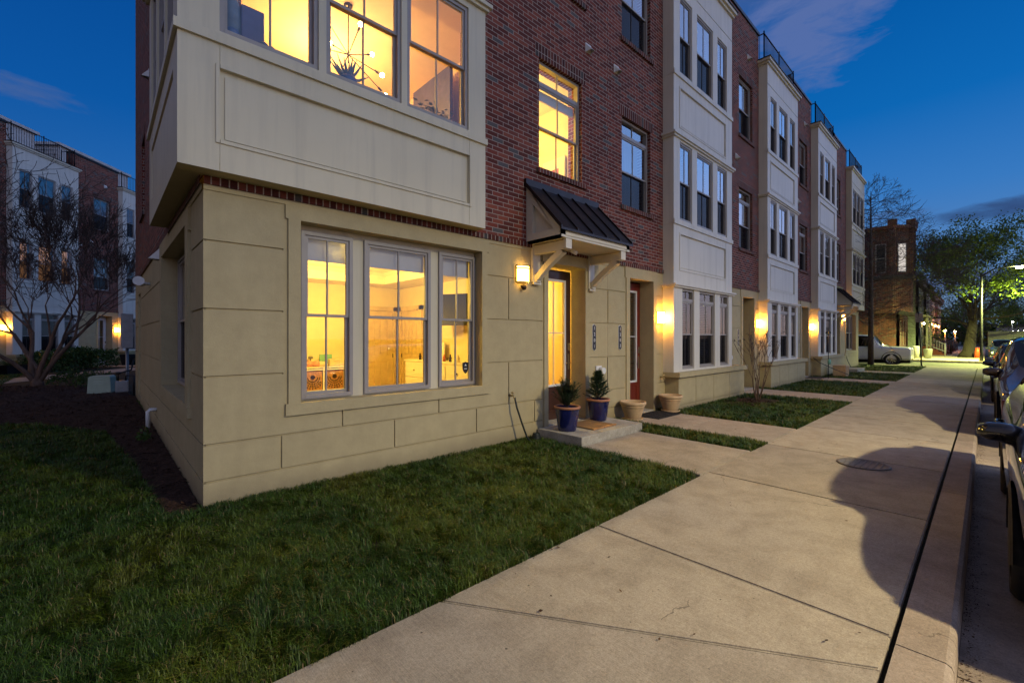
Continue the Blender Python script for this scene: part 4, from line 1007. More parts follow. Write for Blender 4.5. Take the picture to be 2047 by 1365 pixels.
pot_plant('aloe_plant', 'spiky aloe in a round blue pot on the upper window sill', (2.07, -.02, 4.44), .10, .14, aloe)
def cactus(bm, h):
    lathe(bm, [(0, 0), (.05, 0), (.075, .1), (.07, .3), (.04, .38), (0, .39)], (0, 0, h * .6), 12); lathe(bm, [(0, 0), (.03, .0), (.05, .1), (.03, .2), (0, .21)], (.1, 0, h * .6), 10)
    tube(bm, [(.0, 0, h + .1), (.11, 0, h + .12), (.12, 0, h + .25)], [.03, .035, .03], 8)
simple('jar_shelf', 'dark violet block standing at the left of the upper lit window', 'block', lambda b: box(b, 1.0, 1.2, -.06, .1, 4.44, 4.86), 'plum', bevel=.01)
pot_plant('cactus_plant', 'knobbly dark cactus by the left edge of the upper lit window', (.93, 0, 4.44), .07, .16, cactus)
pot_plant('small_succulent', 'low round blue succulent on the upper window sill', (1.22, -.02, 4.44), .06, .07, lambda b, h: [lathe(b, [(0, 0), (.04, .02), (.045, .06), (0, .1)], (.05 * math.cos(k * 2.1), .03 * math.sin(k * 2.1), h * .7), 10) for k in range(4)])
def leafy(bm, h):
    rr = random.Random(9)
    for k in range(90):
        c = Vector((rr.gauss(0, .13), rr.gauss(0, .04), h + abs(rr.gauss(0, .07)))); a = rr.random() * 6.3; d = Vector((math.cos(a), math.sin(a) * .5, rr.uniform(-.3, .6))) * .04; e = Vector((-math.sin(a), math.cos(a), rr.uniform(-.5, .5))) * .018
        quad(bm, [c - d, c + e, c + d, c - e])
pot_plant('leafy_plant', 'trailing leafy plant on the upper sill by the violet panel', (3.22, -.02, 4.44), .09, .08, leafy)
al = thing('arc_lamp', 'thin arched lamp glowing inside the narrow lit brick window', 'lamp', (5.25, 1.2, 3.36))
bm = bmesh.new(); tube(bm, [(.28, 0, 0), (.28, 0, 1.3), (.22, 0, 1.55), (.1, 0, 1.7), (.0, 0, 1.62)], .01, 8); finish(bm, 'stem', 'bronze', al)
bm = bmesh.new(); lathe(bm, [(0, -.06), (.05, -.04), (.07, 0), (.05, .05), (0, .07)], (-.02, 0, 1.9), 14); finish(bm, 'light_bulb', 'bulb', al, True)
fr = thing('framed_print', 'pale framed print on the wall inside the narrow lit brick window', 'picture', (6.86, 1.1, 4.9))
bm = bmesh.new(); box(bm, -.02, .02, -.3, .3, -.38, .38); finish(bm, 'frame', 'room_white', fr); bm = bmesh.new(); box(bm, -.026, -.021, -.14, .14, -.12, .16); finish(bm, 'print', 'art_red', fr)
simple('green_print', 'small green print low on the wall inside the narrow lit brick window', 'picture', lambda b: box(b, 6.84, 6.87, .75, 1.05, 4.0, 4.36), 'mint')

# ================================================================ front door pots, mats, small fittings
def needle_shrub(bm, h, r, n, seed, cone=True):
    rr = random.Random(seed)
    tube(bm, [(0, 0, 0), (0, 0, h * .9)], [.015, .004], 5, 1)
    nb = 95 if cone else 120
    for b_ in range(nb):
        t = (b_ + rr.random()) / nb; z0 = t * h * (.86 if cone else .5); a0 = b_ * 2.4
        if cone: ln = r * (1 - t) ** .85 * rr.uniform(.75, 1.2) + .03; d = Vector((math.cos(a0), math.sin(a0), rr.uniform(.35, .8)))
        else: ln = rr.uniform(.5, 1.15) * h * (1 - .45 * t); q_ = rr.uniform(.1, 1.5); d = Vector((math.cos(a0) * q_, math.sin(a0) * q_, 1)); ln *= .95 - .18 * q_
        d.normalize(); base = Vector((0, 0, z0)); tip = base + d * ln; tube(bm, [base, tip], [.005, .002], 3, 1, cap=False)
        for k in range(int(n / nb)):
            s = rr.uniform(.15, 1.05); c = base + d * ln * s; e = Vector((rr.gauss(0, 1), rr.gauss(0, 1), rr.gauss(.5, .8))); e.normalize(); e = (e + d * .6) * rr.uniform(.022, .05); w_ = e.orthogonal().normalized() * rr.uniform(.003, .0065)
            bm.faces.new([bm.verts.new(q) for q in (c - w_, c + w_, c + e)])
def round_pot(t, r, h, mat, rimmat, soilmat='soil'):
    bm = bmesh.new(); lathe(bm, [(0, 0), (r * .68, 0), (r * .72, .012), (r * .74, .03), (r * .97, h * .9), (r * .98, h * .93), (r * .9, h * .95), (r * .86, h * .86), (0, h * .86)], n=36); p = finish(bm, 'pot', mat, t, True)
    bm = bmesh.new(); lathe(bm, [(r * .975, h * .90), (r * 1.045, h * .905), (r * 1.06, h * .95), (r * 1.03, h * .995), (r * .95, h), (r * .89, h * .96)], n=36); finish(bm, 'rim', rimmat, t, True)
    bm = bmesh.new(); lathe(bm, [(0, h * .87), (r * .87, h * .875)], n=20); finish(bm, 'potting_soil', soilmat, t)
def glazed(name, label, loc, seed, cone, h, r, n):
    t = thing(name, label, 'potted shrub', loc, 0, 'glazed blue pots by the brown door'); round_pot(t, .20, .39, 'glazed_blue', 'terracotta')
    bm = bmesh.new(); needle_shrub(bm, h, r, n, seed, cone); o = finish(bm, 'shrub', ['conifer', 'twig'], t, recalc=False); o.location = (0, 0, .36)
glazed('potted_shrub', 'bushy evergreen in a blue glazed pot on the left of the step', (5.43, -.45, .136), 4, False, .46, .17, 7000)
glazed('potted_shrub', 'cone-shaped dwarf evergreen in a blue glazed pot on the right of the step', (6.50, -.27, .136), 5, True, .58, .20, 8000)
def clay(label, loc):
    t = thing('clay_pot', label, 'flower pot', loc, 0, 'empty tan clay pots beside the red door')
    r, h = .23, .36; bm = bmesh.new()
    lathe(bm, [(0, .03), (r * .62, .03), (r * .66, .045), (r * .9, h * .6), (r * .95, h * .72), (r * .99, h * .74), (r * .99, h * .77), (r * .96, h * .79), (r * 1.04, h * .82), (r * 1.1, h * .88), (r * 1.1, h * .97), (r * 1.05, h), (r * .97, h), (r * .92, h * .8), (r * .6, h * .3), (0, h * .28)], n=40); finish(bm, 'pot', 'tan_clay', t, True)
    bm = bmesh.new(); lathe(bm, [(0, 0), (r * .8, 0), (r * .88, .035), (r * .84, .042), (r * .78, .02), (0, .02)], n=36); finish(bm, 'saucer', 'tan_clay', t, True)
clay('empty tan clay pot on a saucer left of the red door', (7.62, -.28, .004)); clay('empty tan clay pot on a saucer right of the red door, under the wall lamp', (9.07, -.31, .004))
bm = bmesh.new(); rr = random.Random(2); box(bm, 5.72, 6.34, -.72, -.18, .138, .155)
for k in range(16): lathe(bm, [(.03, .0), (.028, .022), (0, .024)], (5.74 + k * .039, -.735, .138), 8, 1)
tag(finish(bm, 'doormat', ['coir', 'wicker']), 'tan coir doormat with scalloped edge between the blue pots', 'doormat')
bm = bmesh.new(); box(bm, 8.0, 8.9, -.62, -.08, .005, .014)
for k in range(28):
    for j in range(6): box(bm, 8.01 + k * .032, 8.03 + k * .032, -.61 + j * .09, -.54 + j * .09, .0142, .024)
tag(finish(bm, 'doormat', 'rubber'), 'dark ribbed rubber doormat in front of the red door', 'doormat')
bm = bmesh.new(); box(bm, 20.4, 21.2, -.62, -.08, .005, .022); tag(finish(bm, 'doormat', 'rubber'), 'dark doormat by the doorway with the tall garden stake', 'doormat')
def hose(label, pts, r=.014):
    bm = bmesh.new(); tube(bm, pts, r, 8); o = finish(bm, 'garden_hose', 'hose'); return tag(o, label, 'hose', 'garden hoses hanging from wall taps')
hose('dark hose hanging from the tap left of the stepped brown door', [(4.60, -.115, .70), (4.62, -.14, .55), (4.70, -.17, .3), (4.78, -.2, .08), (4.82, -.22, .02), (4.9, -.24, .012)])
bm = bmesh.new()
for k in range(5):
    a = [(4.98 + (.07 - k * .006) * math.cos(t * .5), -.2 + (.07 - k * .006) * math.sin(t * .5), .03 + k * .02) for t in range(14)]; tube(bm, a, .013, 6)
tag(finish(bm, 'hose_coil', 'hose'), 'small dark coil of hose in the grass by the step', 'hose')
hose('dark hose slanting from the tap to the tan box by the fourth house', [(21.5, -.12, .78), (21.55, -.3, .6), (21.9, -.8, .3), (22.3, -1.15, .1), (22.5, -1.3, .02)])
hose('dark hose hanging from the tap beside the far canopied door', [(27.75, -.12, .68), (27.7, -.2, .4), (27.85, -.3, .1), (27.95, -.35, 0)])
bm = bmesh.new(); box(bm, 22.35, 23.0, -1.05, -.62, -.02, .42); box(bm, 22.33, 23.02, -1.07, -.60, .422, .45)
for k in range(8): box(bm, 22.36 + k * .08, 22.40 + k * .08, -1.06, -1.051, .0, .41)
tag(finish(bm, 'storage_box', 'tan_clay', bevel=.006), 'tan slatted storage box in the grass by the slanting hose', 'box')
st = thing('garden_stake', 'tall thin black stake with curled top beside the fourth doorway', 'stake', (20.95, -.75, 0))
bm = bmesh.new(); tube(bm, [(0, 0, 0), (0, 0, 1.75)], .012, 6)
for s in (-1, 1): tube(bm, [(0, 0, 1.7), (s * .12, 0, 1.84), (s * .28, 0, 1.86), (s * .34, 0, 1.78)], [.012, .012, .014, .03], 6)
finish(bm, 'pole', 'black_metal', st); bm = bmesh.new(); lathe(bm, [(0, 0), (.05, .02), (.06, .12), (.04, .2), (0, .22)], (0, -.03, .55), 10); finish(bm, 'ornament', 'mint', st, True)
bm = bmesh.new(); lathe(bm, [(0, 0), (.26, 0), (.275, .006), (.27, .012), (.24, .012), (.235, .007), (0, .007)], (7.08, -3.93, .001), 40)
for k in range(-3, 4): box(bm, 7.08 - .2, 7.08 + .2, -3.93 + k * .06 - .008, -3.93 + k * .06 + .008, .0085, .0125)
struct(finish(bm, 'manhole_cover', 'manhole_iron'))
rr = random.Random(55)
def litter(name, label, n, xr, yf, zf, s, mats):
    bm = bmesh.new()
    for k in range(n):
        x = rr.uniform(*xr); y = yf(); c = Vector((x, y, zf(y))); a = rr.random() * 6.28; l = s * rr.uniform(.5, 1.3); d = Vector((math.cos(a) * l, math.sin(a) * l, rr.uniform(-.1, .4) * l)); e = Vector((-math.sin(a), math.cos(a), rr.uniform(-.5, .5))) * l * rr.uniform(.25, .6)
        q = quad(bm, [c - d, c + e, c + d, c - e], k % len(mats))
    o = finish(bm, name, mats, recalc=False); return tag(o, label, 'litter', kind='stuff')
litter('gutter_debris', 'dark crumbled leaves and dirt along the foot of the kerb', 4200, (.5, 22), lambda: -4.9 - abs(rr.gauss(0, .045)), lambda y: -.139, .0065, ['mulch', 'soil', 'dry_leaf'])
litter('leaf_litter', 'few dry leaf scraps scattered on the pavement, walks and lawn', 170, (-3.5, 12), lambda: rr.uniform(-4.6, -.1), lambda y: .012 if y < -2.75 else .045, .014, ['dry_leaf', 'mulch'])
# fittings of the side wall and the planting bed
fs1 = lambda u, v, d: (.70 + d, u, v)
fl = thing('flood_light', 'white flood light on the side wall of the nearest house', 'lamp', (.70, 6.2, 2.66))
bm = bmesh.new(); tube(bm, [(0, 0, 0), (-.12, 0, 0)], .03, 10); finish(bm, 'mount', 'white_plastic', fl)
bm = bmesh.new(); tube(bm, [(-.10, -.0, -.02), (-.16, -.06, -.0), (-.17, -.14, .02), (-.18, -.2, .03)], [.04, .055, .065, .09], 16); finish(bm, 'lamp_head', 'white_plastic', fl)
dp = thing('drain_pipe', 'short white drain elbow low on the side wall', 'pipe', (.70, 4.7, .38))
bm = bmesh.new(); tube(bm, [(0, 0, .0), (-.09, 0, 0), (-.12, 0, -.03), (-.12, 0, -.3)], .032, 12); finish(bm, 'elbow', 'white_plastic', dp)
bm = bmesh.new(); box(bm, .42, .69, 12.0, 12.5, 1.3, 2.3); o = tag(finish(bm, 'meter_box', 'grey_metal', bevel=.01), 'grey electric cabinet on the side wall at the far corner', 'cabinet')
bm = bmesh.new(); tube(bm, [(.55, 12.2, 1.3), (.55, 12.2, 0)], .03, 8); tube(bm, [(.58, 12.35, 1.3), (.58, 12.35, .4), (.45, 12.0, .2)], .02, 8); finish(bm, 'conduit', 'grey_metal', o)
gm = thing('gas_meter', 'grey gas meter with pipes beside the green utility box', 'meter', (.42, 11.3, 0))
bm = bmesh.new(); box(bm, -.14, .14, -.12, .12, .1, .42); finish(bm, 'body', 'grey_metal', gm, bevel=.03)
bm = bmesh.new(); tube(bm, [(-.08, 0, .42), (-.08, 0, .62), (.2, .1, .7), (.25, .1, 1.0)], .022, 8); tube(bm, [(.08, 0, .42), (.08, 0, .55), (.25, -.05, .55), (.25, -.05, 0)], .022, 8); lathe(bm, [(0, 0), (.06, 0), (.07, .05), (0, .07)], (-.08, 0, .6), 14); finish(bm, 'piping', 'black_metal', gm)
ub = thing('utility_box', 'pale green louvred utility box on the mulch bed', 'utility box', (.02, 12.6, 0), rad(-18))
bm = bmesh.new(); prism(bm, [(-.27, 0), (.27, 0), (.245, .46), (.2, .5), (-.2, .5), (-.245, .46)], 'y', -.22, .22); finish(bm, 'cover', 'utility_green', ub, bevel=.012)
bm = bmesh.new()
for k in range(3): prism(bm, [(-.232, .26 + k * .07), (-.222, .26 + k * .07), (-.222, .30 + k * .07)], 'x', -.12, .12)
finish(bm, 'louvre', 'utility_green', ub)
# ================================================================ grass
def in_poly(x, y, pts):
    c = np.zeros(len(x), bool); n = len(pts)
    for i in range(n):
        (x1, y1), (x2, y2) = pts[i], pts[(i + 1) % n]
        if y1 == y2: continue
        c ^= ((y1 > y) != (y2 > y)) & (x < (x2 - x1) * (y - y1) / (y2 - y1) + x1)
    return c
BED = [(.695, -.06), (.695, 7.2), (.62, 12.8), (.3, 14.6), (-3.6, 18.4), (-7.5, 15.2), (-7.5, 10.2), (-2.6, 8.2), (-.9, 7.0), (.05, 5.2), (.30, 2.5), (.42, .0)]
def smooth_field(rng, x, y, cell):
    g = rng.random((512, 512)); fx, fy = x / cell + 200, y / cell + 200
    ix, iy = np.floor(fx).astype(int) % 511, np.floor(fy).astype(int) % 511; tx, ty = fx - np.floor(fx), fy - np.floor(fy)
    tx = tx * tx * (3 - 2 * tx); ty = ty * ty * (3 - 2 * ty)
    return (g[ix, iy] * (1 - tx) + g[ix + 1, iy] * tx) * (1 - ty) + (g[ix, iy + 1] * (1 - tx) + g[ix + 1, iy + 1] * tx) * ty
def grass(name, label, patches, seed, hmul=1.):
    rng = np.random.default_rng(seed); X = []; Y = []; Wd = []
    for (x0, x1, y0, y1, holes) in patches:
        n = int((x1 - x0) * (y1 - y0) * 13500); x = rng.uniform(x0, x1, n); y = rng.uniform(y0, y1, n)
        dist = np.hypot(x, y + 5); dens = np.clip(np.where(dist < 3.8, 1., (3.8 / dist) ** 1.75), .035, 1.)
        # keep what the lens (or one a step aside) can see
        ang_ = np.degrees(np.arctan2(y + 5, x)); vis = (ang_ > -8) & (ang_ < 103)
        bare = smooth_field(rng, x, y, .3) * .6 + smooth_field(rng, x, y, .09) * .4
        keep = (rng.random(n) < dens * np.clip((bare - .14) * 9, .12, 1)) & vis & ~in_poly(x, y, BED)
        for h in holes: keep &= ~((x > h[0]) & (x < h[1]) & (y > h[2]) & (y < h[3]))
        keep &= ((x - 12.3) ** 2 / .5 + (y + 1.0) ** 2 / .25) > 1
        X.append(x[keep]); Y.append(y[keep]); Wd.append((1 / np.sqrt(dens))[keep])
    x = np.concatenate(X); y = np.concatenate(Y); wd = np.concatenate(Wd); n = len(x)
    f1_, f2_, f3_ = smooth_field(rng, x, y, .16), smooth_field(rng, x, y, .5), smooth_field(rng, x, y, .09)
    h = (.022 + .030 * f1_ ** 1.4 + .022 * f2_ + .038 * rng.random(n) ** 2.2) * hmul
    a = rng.random(n) * 3.6 + f3_ * 7 + f2_ * 5; lean = (.3 + 1.25 * rng.random(n)) * h
    w = (.0014 + .0016 * rng.random(n)) * np.minimum(wd, 3.4)
    dx, dy = np.cos(a), np.sin(a); px, py = -dy, dx
    z0 = np.full(n, -.03)
    V = np.zeros((n, 5, 3), np.float32)
    V[:, 0] = np.stack([x - px * w, y - py * w, z0], 1); V[:, 1] = np.stack([x + px * w, y + py * w, z0], 1)
    m = .55
    mx, my, mz = x + dx * lean * .3, y + dy * lean * .3, z0 + .03 + h * m
    V[:, 2] = np.stack([mx + px * w * .8, my + py * w * .8, mz], 1); V[:, 3] = np.stack([mx - px * w * .8, my - py * w * .8, mz], 1)
    V[:, 4] = np.stack([x + dx * lean, y + dy * lean, z0 + .02 + h * np.where(lean > h * .9, .8, 1.)], 1)
    me = bpy.data.meshes.new(name); me.vertices.add(n * 5); me.vertices.foreach_set('co', V.ravel())
    b = (np.arange(n) * 5)[:, None]
    loops = np.concatenate([b + np.array([0, 1, 2, 3]), b + np.array([3, 2, 4])], 1).ravel().astype(np.int32)
    me.loops.add(n * 7); me.loops.foreach_set('vertex_index', loops)
    st_ = (np.arange(n)[:, None] * 7 + np.array([0, 4])).ravel().astype(np.int32)
    me.polygons.add(n * 2); me.polygons.foreach_set('loop_start', st_)
    me.update(calc_edges=True); me.validate()
    me.materials.append(MATS['grass']); o = bpy.data.objects.new(name, me); COL.objects.link(o)
    print('GRASS', name, n)
    return tag(o, label, 'grass', kind='stuff')
BASEH = lambda X: (X + .07, X + 4.0, -.36, .1)
grass('grass', 'short uneven lawn round the nearest house and between the front walks',
      [(-6.5, .72, -2.735, 9.6, [(.69, 9, -.01, 20)]), (.70, 5.13, -2.735, -.005, [(5.17, 7, -.95, 1)]), (6.76, 7.46, -2.735, -.01, [(5.1, 6.89, -.95, 0)]),
       (8.98, 13.61, -2.735, -.01, [BASEH(9.314)]), (15.16, 19.79, -2.735, -.01, [BASEH(15.476)]), (21.31, 25.69, -2.735, -.01, [BASEH(21.666), (22.3, 23.05, -1.1, -.55)]), (27.21, 33.2, -2.735, -.01, []),
       (-14, -2.5, 14.5, 24.5, [])], 11)

# ================================================================ trees and shrubs
TW = .006
def grow(bm, p, d, l, r, depth, rr, spread, upb, tips, ratio=.72, kids=(2, 3), nseg=3, bend=.18, n=5):
    pts = [p.copy()]; rs = [r]; q = p.copy(); dd = d.copy()
    for i in range(nseg):
        dd = dd + Vector((rr.gauss(0, bend), rr.gauss(0, bend), rr.gauss(0, bend) + upb)); dd.normalize(); q = q + dd * (l / nseg)
        pts.append(q.copy()); rs.append(r + (r * ratio * .85 - r) * (i + 1) / nseg)
    tube(bm, pts, [max(x, TW) for x in rs], n if r > .01 else 3, cap=False)
    if depth == 0: tips.append((q, dd)); return
    for k in range(rr.randint(*kids)):
        ax = dd.orthogonal(); ax.rotate(Matrix.Rotation(rr.random() * 6.283, 3, dd)); e = dd.copy(); e.rotate(Matrix.Rotation(spread * rr.uniform(.5, 1.25), 3, ax))
        at = pts[-1] if k < 2 else pts[-2]
        grow(bm, at, e, l * rr.uniform(.62, .9), rs[-1] * rr.uniform(.62, .85), depth - 1, rr, spread, upb, tips, ratio, kids, nseg, bend, n)
    if depth <= 2: tips.append((q, dd))
def leaf_quads(bm, c, rr, n, sp, s, flat=.8):
    for k in range(n):
        p = c + Vector((rr.gauss(0, sp), rr.gauss(0, sp), rr.gauss(0, sp * flat))); a = Vector((rr.uniform(-1, 1), rr.uniform(-1, 1), rr.uniform(-.7, .7))); a.normalize(); b = a.orthogonal(); b.rotate(Matrix.Rotation(rr.random() * 6.28, 3, a)); q = rr.uniform(.6, 1.2) * s
        f = bm.faces.new([bm.verts.new(x) for x in (p - b * q, p + a.cross(b) * q * .42 , p + b * q, p - a.cross(b) * q * .42)])
# crape myrtle
t = thing('bare_tree', 'bare multi-trunk tree with curving pale trunks in the courtyard bed', 'tree', (-1.55, 16.4, 0)); rr = random.Random(21)
bm = bmesh.new(); tips = []
tube(bm, [(0, 0, -.1), (0, 0, .25)], [.17, .15], 9)
for k in range(6):
    a = k * 1.05 + .3; d = Vector((math.cos(a) * .42, math.sin(a) * .42, 1)); d.normalize()
    grow(bm, Vector((math.cos(a) * .06, math.sin(a) * .06, .15)), d, 1.75, .08, 6, rr, .46, .05, tips, .74, (2, 3), 4, .13)
finish(bm, 'trunk', 'bark_pale', t, recalc=False)
bm = bmesh.new()
for p, d in tips:
    for k in range(2):
        e = Vector((rr.gauss(0, .5), rr.gauss(0, .5), rr.gauss(.4, .4))) + d; e.normalize(); tube(bm, [p, p + e * rr.uniform(.2, .5)], [.009, .004], 3, cap=False)
    if rr.random() < .12: leaf_quads(bm, p + d * .1, rr, 3, .03, .025)
finish(bm, 'twigs', 'twig', t, recalc=False)
t = thing('bare_tree', 'dark bare tree leaning in from the left edge of the photo', 'tree', (-5.0, 12.2, 0)); rr = random.Random(5); bm = bmesh.new(); tips = []
for k in range(4): grow(bm, Vector((.05 * k, 0, 0)), Vector((.5 - k * .1, .1 - k * .12, 1)).normalized(), 2.2, .10, 6, rr, .45, .03, tips, .7, (2, 3), 4, .13)
finish(bm, 'trunk', 'twig', t, recalc=False)
t = thing('bare_tree', 'slim upright bare tree by the alley in front of the white pickup', 'tree', (33.1, -.35, 0)); rr = random.Random(8); bm = bmesh.new(); tips = []
tube(bm, [(0, 0, -.05), (.03, 0, 3), (.0, 0, 6), (.05, 0, 10.2)], [.15, .12, .09, .015], 8)
for k in range(120):
    z = 2.2 + k * .064; a = k * 2.4; l = 3.4 * (1 - (z - 2.2) / 9.0) + .5
    grow(bm, Vector((.02, 0, z)), Vector((math.cos(a), math.sin(a), .22)).normalized(), l * .5, .022, 4, rr, .5, .0, tips, .72, (2, 3), 3, .12, 4)
finish(bm, 'trunk', 'twig', t, recalc=False)
# young multi-stem shrub in front of the third house
t = thing('bare_shrub', 'young bare multi-stem shrub in a mulch ring on the front lawn', 'shrub', (12.32, -1.0, 0)); rr = random.Random(14); bm = bmesh.new(); tips = []
for k in range(7):
    a = k * .9; d = Vector((math.cos(a) * .28, math.sin(a) * .28, 1)).normalized()
    grow(bm, Vector((math.cos(a) * .03, math.sin(a) * .03, -.02)), d, .62, .017, 3, rr, .28, .06, tips, .8, (2, 2), 3, .10)
finish(bm, 'stems', 'bark_pale', t, recalc=False); bm = bmesh.new()
for p, d in tips:
    tube(bm, [p, p + d * .14], [.004, .002], 3, cap=False)
    if rr.random() < .3: leaf_quads(bm, p + d * .1, rr, 3, .025, .022)
finish(bm, 'seed_heads', 'twig', t, recalc=False)
# big street tree in young leaf
t = thing('street_tree', 'large spreading tree in young leaf lit by the street lamp', 'tree', (51.8, -4.0, 0)); rr = random.Random(31); bm = bmesh.new(); tips = []
tube(bm, [(-.2, .1, -.1), (0, 0, .5), (.1, -.1, 1.6), (.2, -.2, 2.6), (.25, -.25, 4.2)], [.62, .40, .33, .29, .16], 12)
for k in range(15):
    a = k * 2.4 + .2; el = rr.uniform(.25, 1.35); d = Vector((math.cos(a) * math.cos(el), math.sin(a) * math.cos(el), math.sin(el)))
    grow(bm, Vector((.2, -.2, 2.1 + .14 * k)), d, 2.3, .11, 5, rr, .48, .06, tips, .66, (2, 3), 3, .16, 6)
print('TIPS', len(tips))
finish(bm, 'trunk', 'bark', t, recalc=False); bm = bmesh.new()
for p, d in tips: leaf_quads(bm, p, rr, 16 if p.z < 6.9 else 9, .27, .085)
finish(bm, 'crown', 'foliage', t, recalc=False)
def leafy_tree(label, loc, h, r, seed, n=2600, mat='foliage', group='trees down the street'):
    t = thing('street_tree', label, 'tree', loc, 0, group); rr = random.Random(seed); bm = bmesh.new(); tips = []
    tube(bm, [(0, 0, -.1), (.1, 0, h * .3)], [.25, .18], 8)
    for k in range(6):
        a = k * 1.05; d = Vector((math.cos(a) * .6, math.sin(a) * .6, 1)).normalized(); grow(bm, Vector((.1, 0, h * .28)), d, h * .25, .11, 3, rr, .5, .03, tips, .68, (2, 3), 3, .15)
    finish(bm, 'trunk', 'bark', t, recalc=False); bm = bmesh.new()
    for k in range(n // 10):
        p, d = rr.choice(tips); leaf_quads(bm, p, rr, 10, r * .16, .13)
    finish(bm, 'crown', mat, t, recalc=False)
leafy_tree('dark leafy tree at the far end of the road, right edge', (118, -10.5, 0), 15, 6.5, 2, 6500)
leafy_tree('lower leafy tree at the far end of the road, left of the tall dark one', (124, -5.0, 0), 10, 5, 3, 4200)
leafy_tree('distant leafy tree beyond the row houses', (100, -3.2, 0), 8, 4, 4, 2600)
rr = random.Random(91); bm = bmesh.new()
for k in range(5200):
    y = rr.uniform(-14, 26); x = 165 + rr.uniform(-4, 4); top = 5.5 + 2.2 * math.sin(y * .5) + 1.6 * math.sin(y * 1.3 + 1); z = top * rr.random() ** .7; leaf_quads(bm, Vector((x, y, z)), rr, 2, .5, .4)
tag(finish(bm, 'treeline', 'hedge_leaf', recalc=False), 'dark tree mass closing the far end of the road', 'trees', kind='stuff')
def hedge(label, pts, w, h, seed, n):
    rr = random.Random(seed); bm = bmesh.new()
    for a, b in zip(pts, pts[1:]):
        a, b = Vector(a), Vector(b); ln = (b - a).length; u = (b - a) / ln; v = Vector((-u.y, u.x, 0))
        for k in range(int(n * ln)):
            q = rr.random(); s = rr.uniform(-1, 1); top = h * (.88 + .18 * math.sin(q * ln * 2.3 + seed) * .6)
            z = top * rr.random() ** .6; s = math.copysign(abs(s) ** .45, s)
            c = a + u * q * ln + v * s * w * .5 * (1 - .15 * (z / top) ** 3) + Vector((0, 0, z)); leaf_quads(bm, c, rr, 2, .04, .055)
    o = finish(bm, 'hedge', 'hedge_leaf', recalc=False); return tag(o, label, 'hedge')
def cyo(k, off): p = Vector(cy(k)); nrm = Vector((e1[1], -e1[0], 0)); return tuple(p + nrm * off)
hedge('clipped green hedge below the courtyard bay windows', [cyo(-3.3, 1.0), cyo(.9, 1.0)], 1.1, 1.15, 3, 620)
hedge('clipped green hedge far left of the courtyard door', [cyo(-9.6, 1.0), cyo(-5.6, 1.0)], 1.1, 1.0, 6, 300)
hedge('low dark hedge by the far courtyard doorway', [cyo(2.4, 1.6), cyo(5.4, 1.6)], .9, .6, 4, 420)
def low_shrub(label, x, y, r, h, seed, n=420):
    rr = random.Random(seed); bm = bmesh.new()
    for k in range(14): a = rr.random() * 6.28; tube(bm, [(x, y, 0), (x + r * .7 * math.cos(a), y + r * .7 * math.sin(a), h * rr.uniform(.5, 1))], [.01, .003], 3, 1)
    for k in range(n):
        a = rr.random() * 6.28; e = rr.random() ** .5; leaf_quads(bm, Vector((x + r * e * math.cos(a), y + r * e * math.sin(a), h * math.sqrt(max(0, 1 - e * e)) * rr.uniform(.5, 1.05))), rr, 2, .03, .035)
    tag(finish(bm, 'low_shrub', ['hedge_leaf', 'twig'], recalc=False), label, 'shrub', 'low shrubs in the courtyard bed')
for k, (t_, x, y, r, h) in enumerate((('low dark shrub at the near left of the mulch bed', -4.3, 11.2, .75, .45), ('low shrub left of the bare multi-trunk tree', -3.0, 14.4, .9, .5), ('open twiggy shrub right of the bare multi-trunk tree', -.75, 16.2, .6, .55), ('small twiggy shrub behind the utility box', -.1, 15.2, .55, .5), ('spreading low shrub at the left edge of the lawn', -5.2, 13.8, .9, .5))): low_shrub(t_, x, y, r, h, 40 + k)
bm = bmesh.new(); rr = random.Random(77)
for k in range(40): leaf_quads(bm, Vector((rr.gauss(.48, .05), rr.gauss(3.75, .12), .08 + rr.random() * .12)), rr, 1, .02, .04)
tag(finish(bm, 'weed_clump', ['hedge_leaf', 'hose'], recalc=False), 'small leafy weed growing at the foot of the side wall', 'weed')
# courtyard walk and planters
bm = bmesh.new(); A, B_, C_, D_ = cyo(-12, 3.0), cyo(8, 2.6), cyo(8, 4.1), cyo(-12, 4.8)
quad(bm, [(p[0], p[1], -.004) for p in (A, B_, C_, D_)]); struct(finish(bm, 'courtyard_path', 'concrete'))
bm = bmesh.new(); quad(bm, [(p[0], p[1], -.002) for p in (cyo(1.0, 3.0), cyo(2.4, 3.0), cyo(2.4, .05), cyo(1.0, .05))]); struct(finish(bm, 'courtyard_walk', 'concrete'))
def planter(label, p, w, h, d, plant=False):
    t = thing('planter', label, 'planter', p, ang, 'dark planters in the courtyard'); bm = bmesh.new()
    A = [(-w, -d, h), (w, -d, h), (w, d, h), (-w, d, h)]; s = .75; B2 = [(x * s, y * s, 0) for x, y, z in A]
    for i in range(4): quad(bm, [B2[i], B2[(i + 1) % 4], A[(i + 1) % 4], A[i]])
    quad(bm, B2); quad(bm, [(x * .9, y * .9, h * .9) for x, y, z in A]); quad(bm, A) if False else None
    finish(bm, 'box', 'black_metal', t)
    if plant:
        bm = bmesh.new(); rr = random.Random(3)
        for k in range(70): a = rr.random() * 6.28; tube(bm, [(0, 0, h * .9), (w * .6 * math.cos(a), d * .6 * math.sin(a), h + .25 * rr.random()), (w * math.cos(a), d * math.sin(a), h + .1 * rr.random())], [.01, .008, .003], 3)
        finish(bm, 'grass_plant', 'hedge_leaf', t, recalc=False)
planter('square dark planter under the courtyard wall lamp', cyo(2.55, .75), .32, .62, .3); planter('wide low dark bowl planter at the left edge, with grassy plant', cyo(-4.1, .8), .5, .4, .35, True)
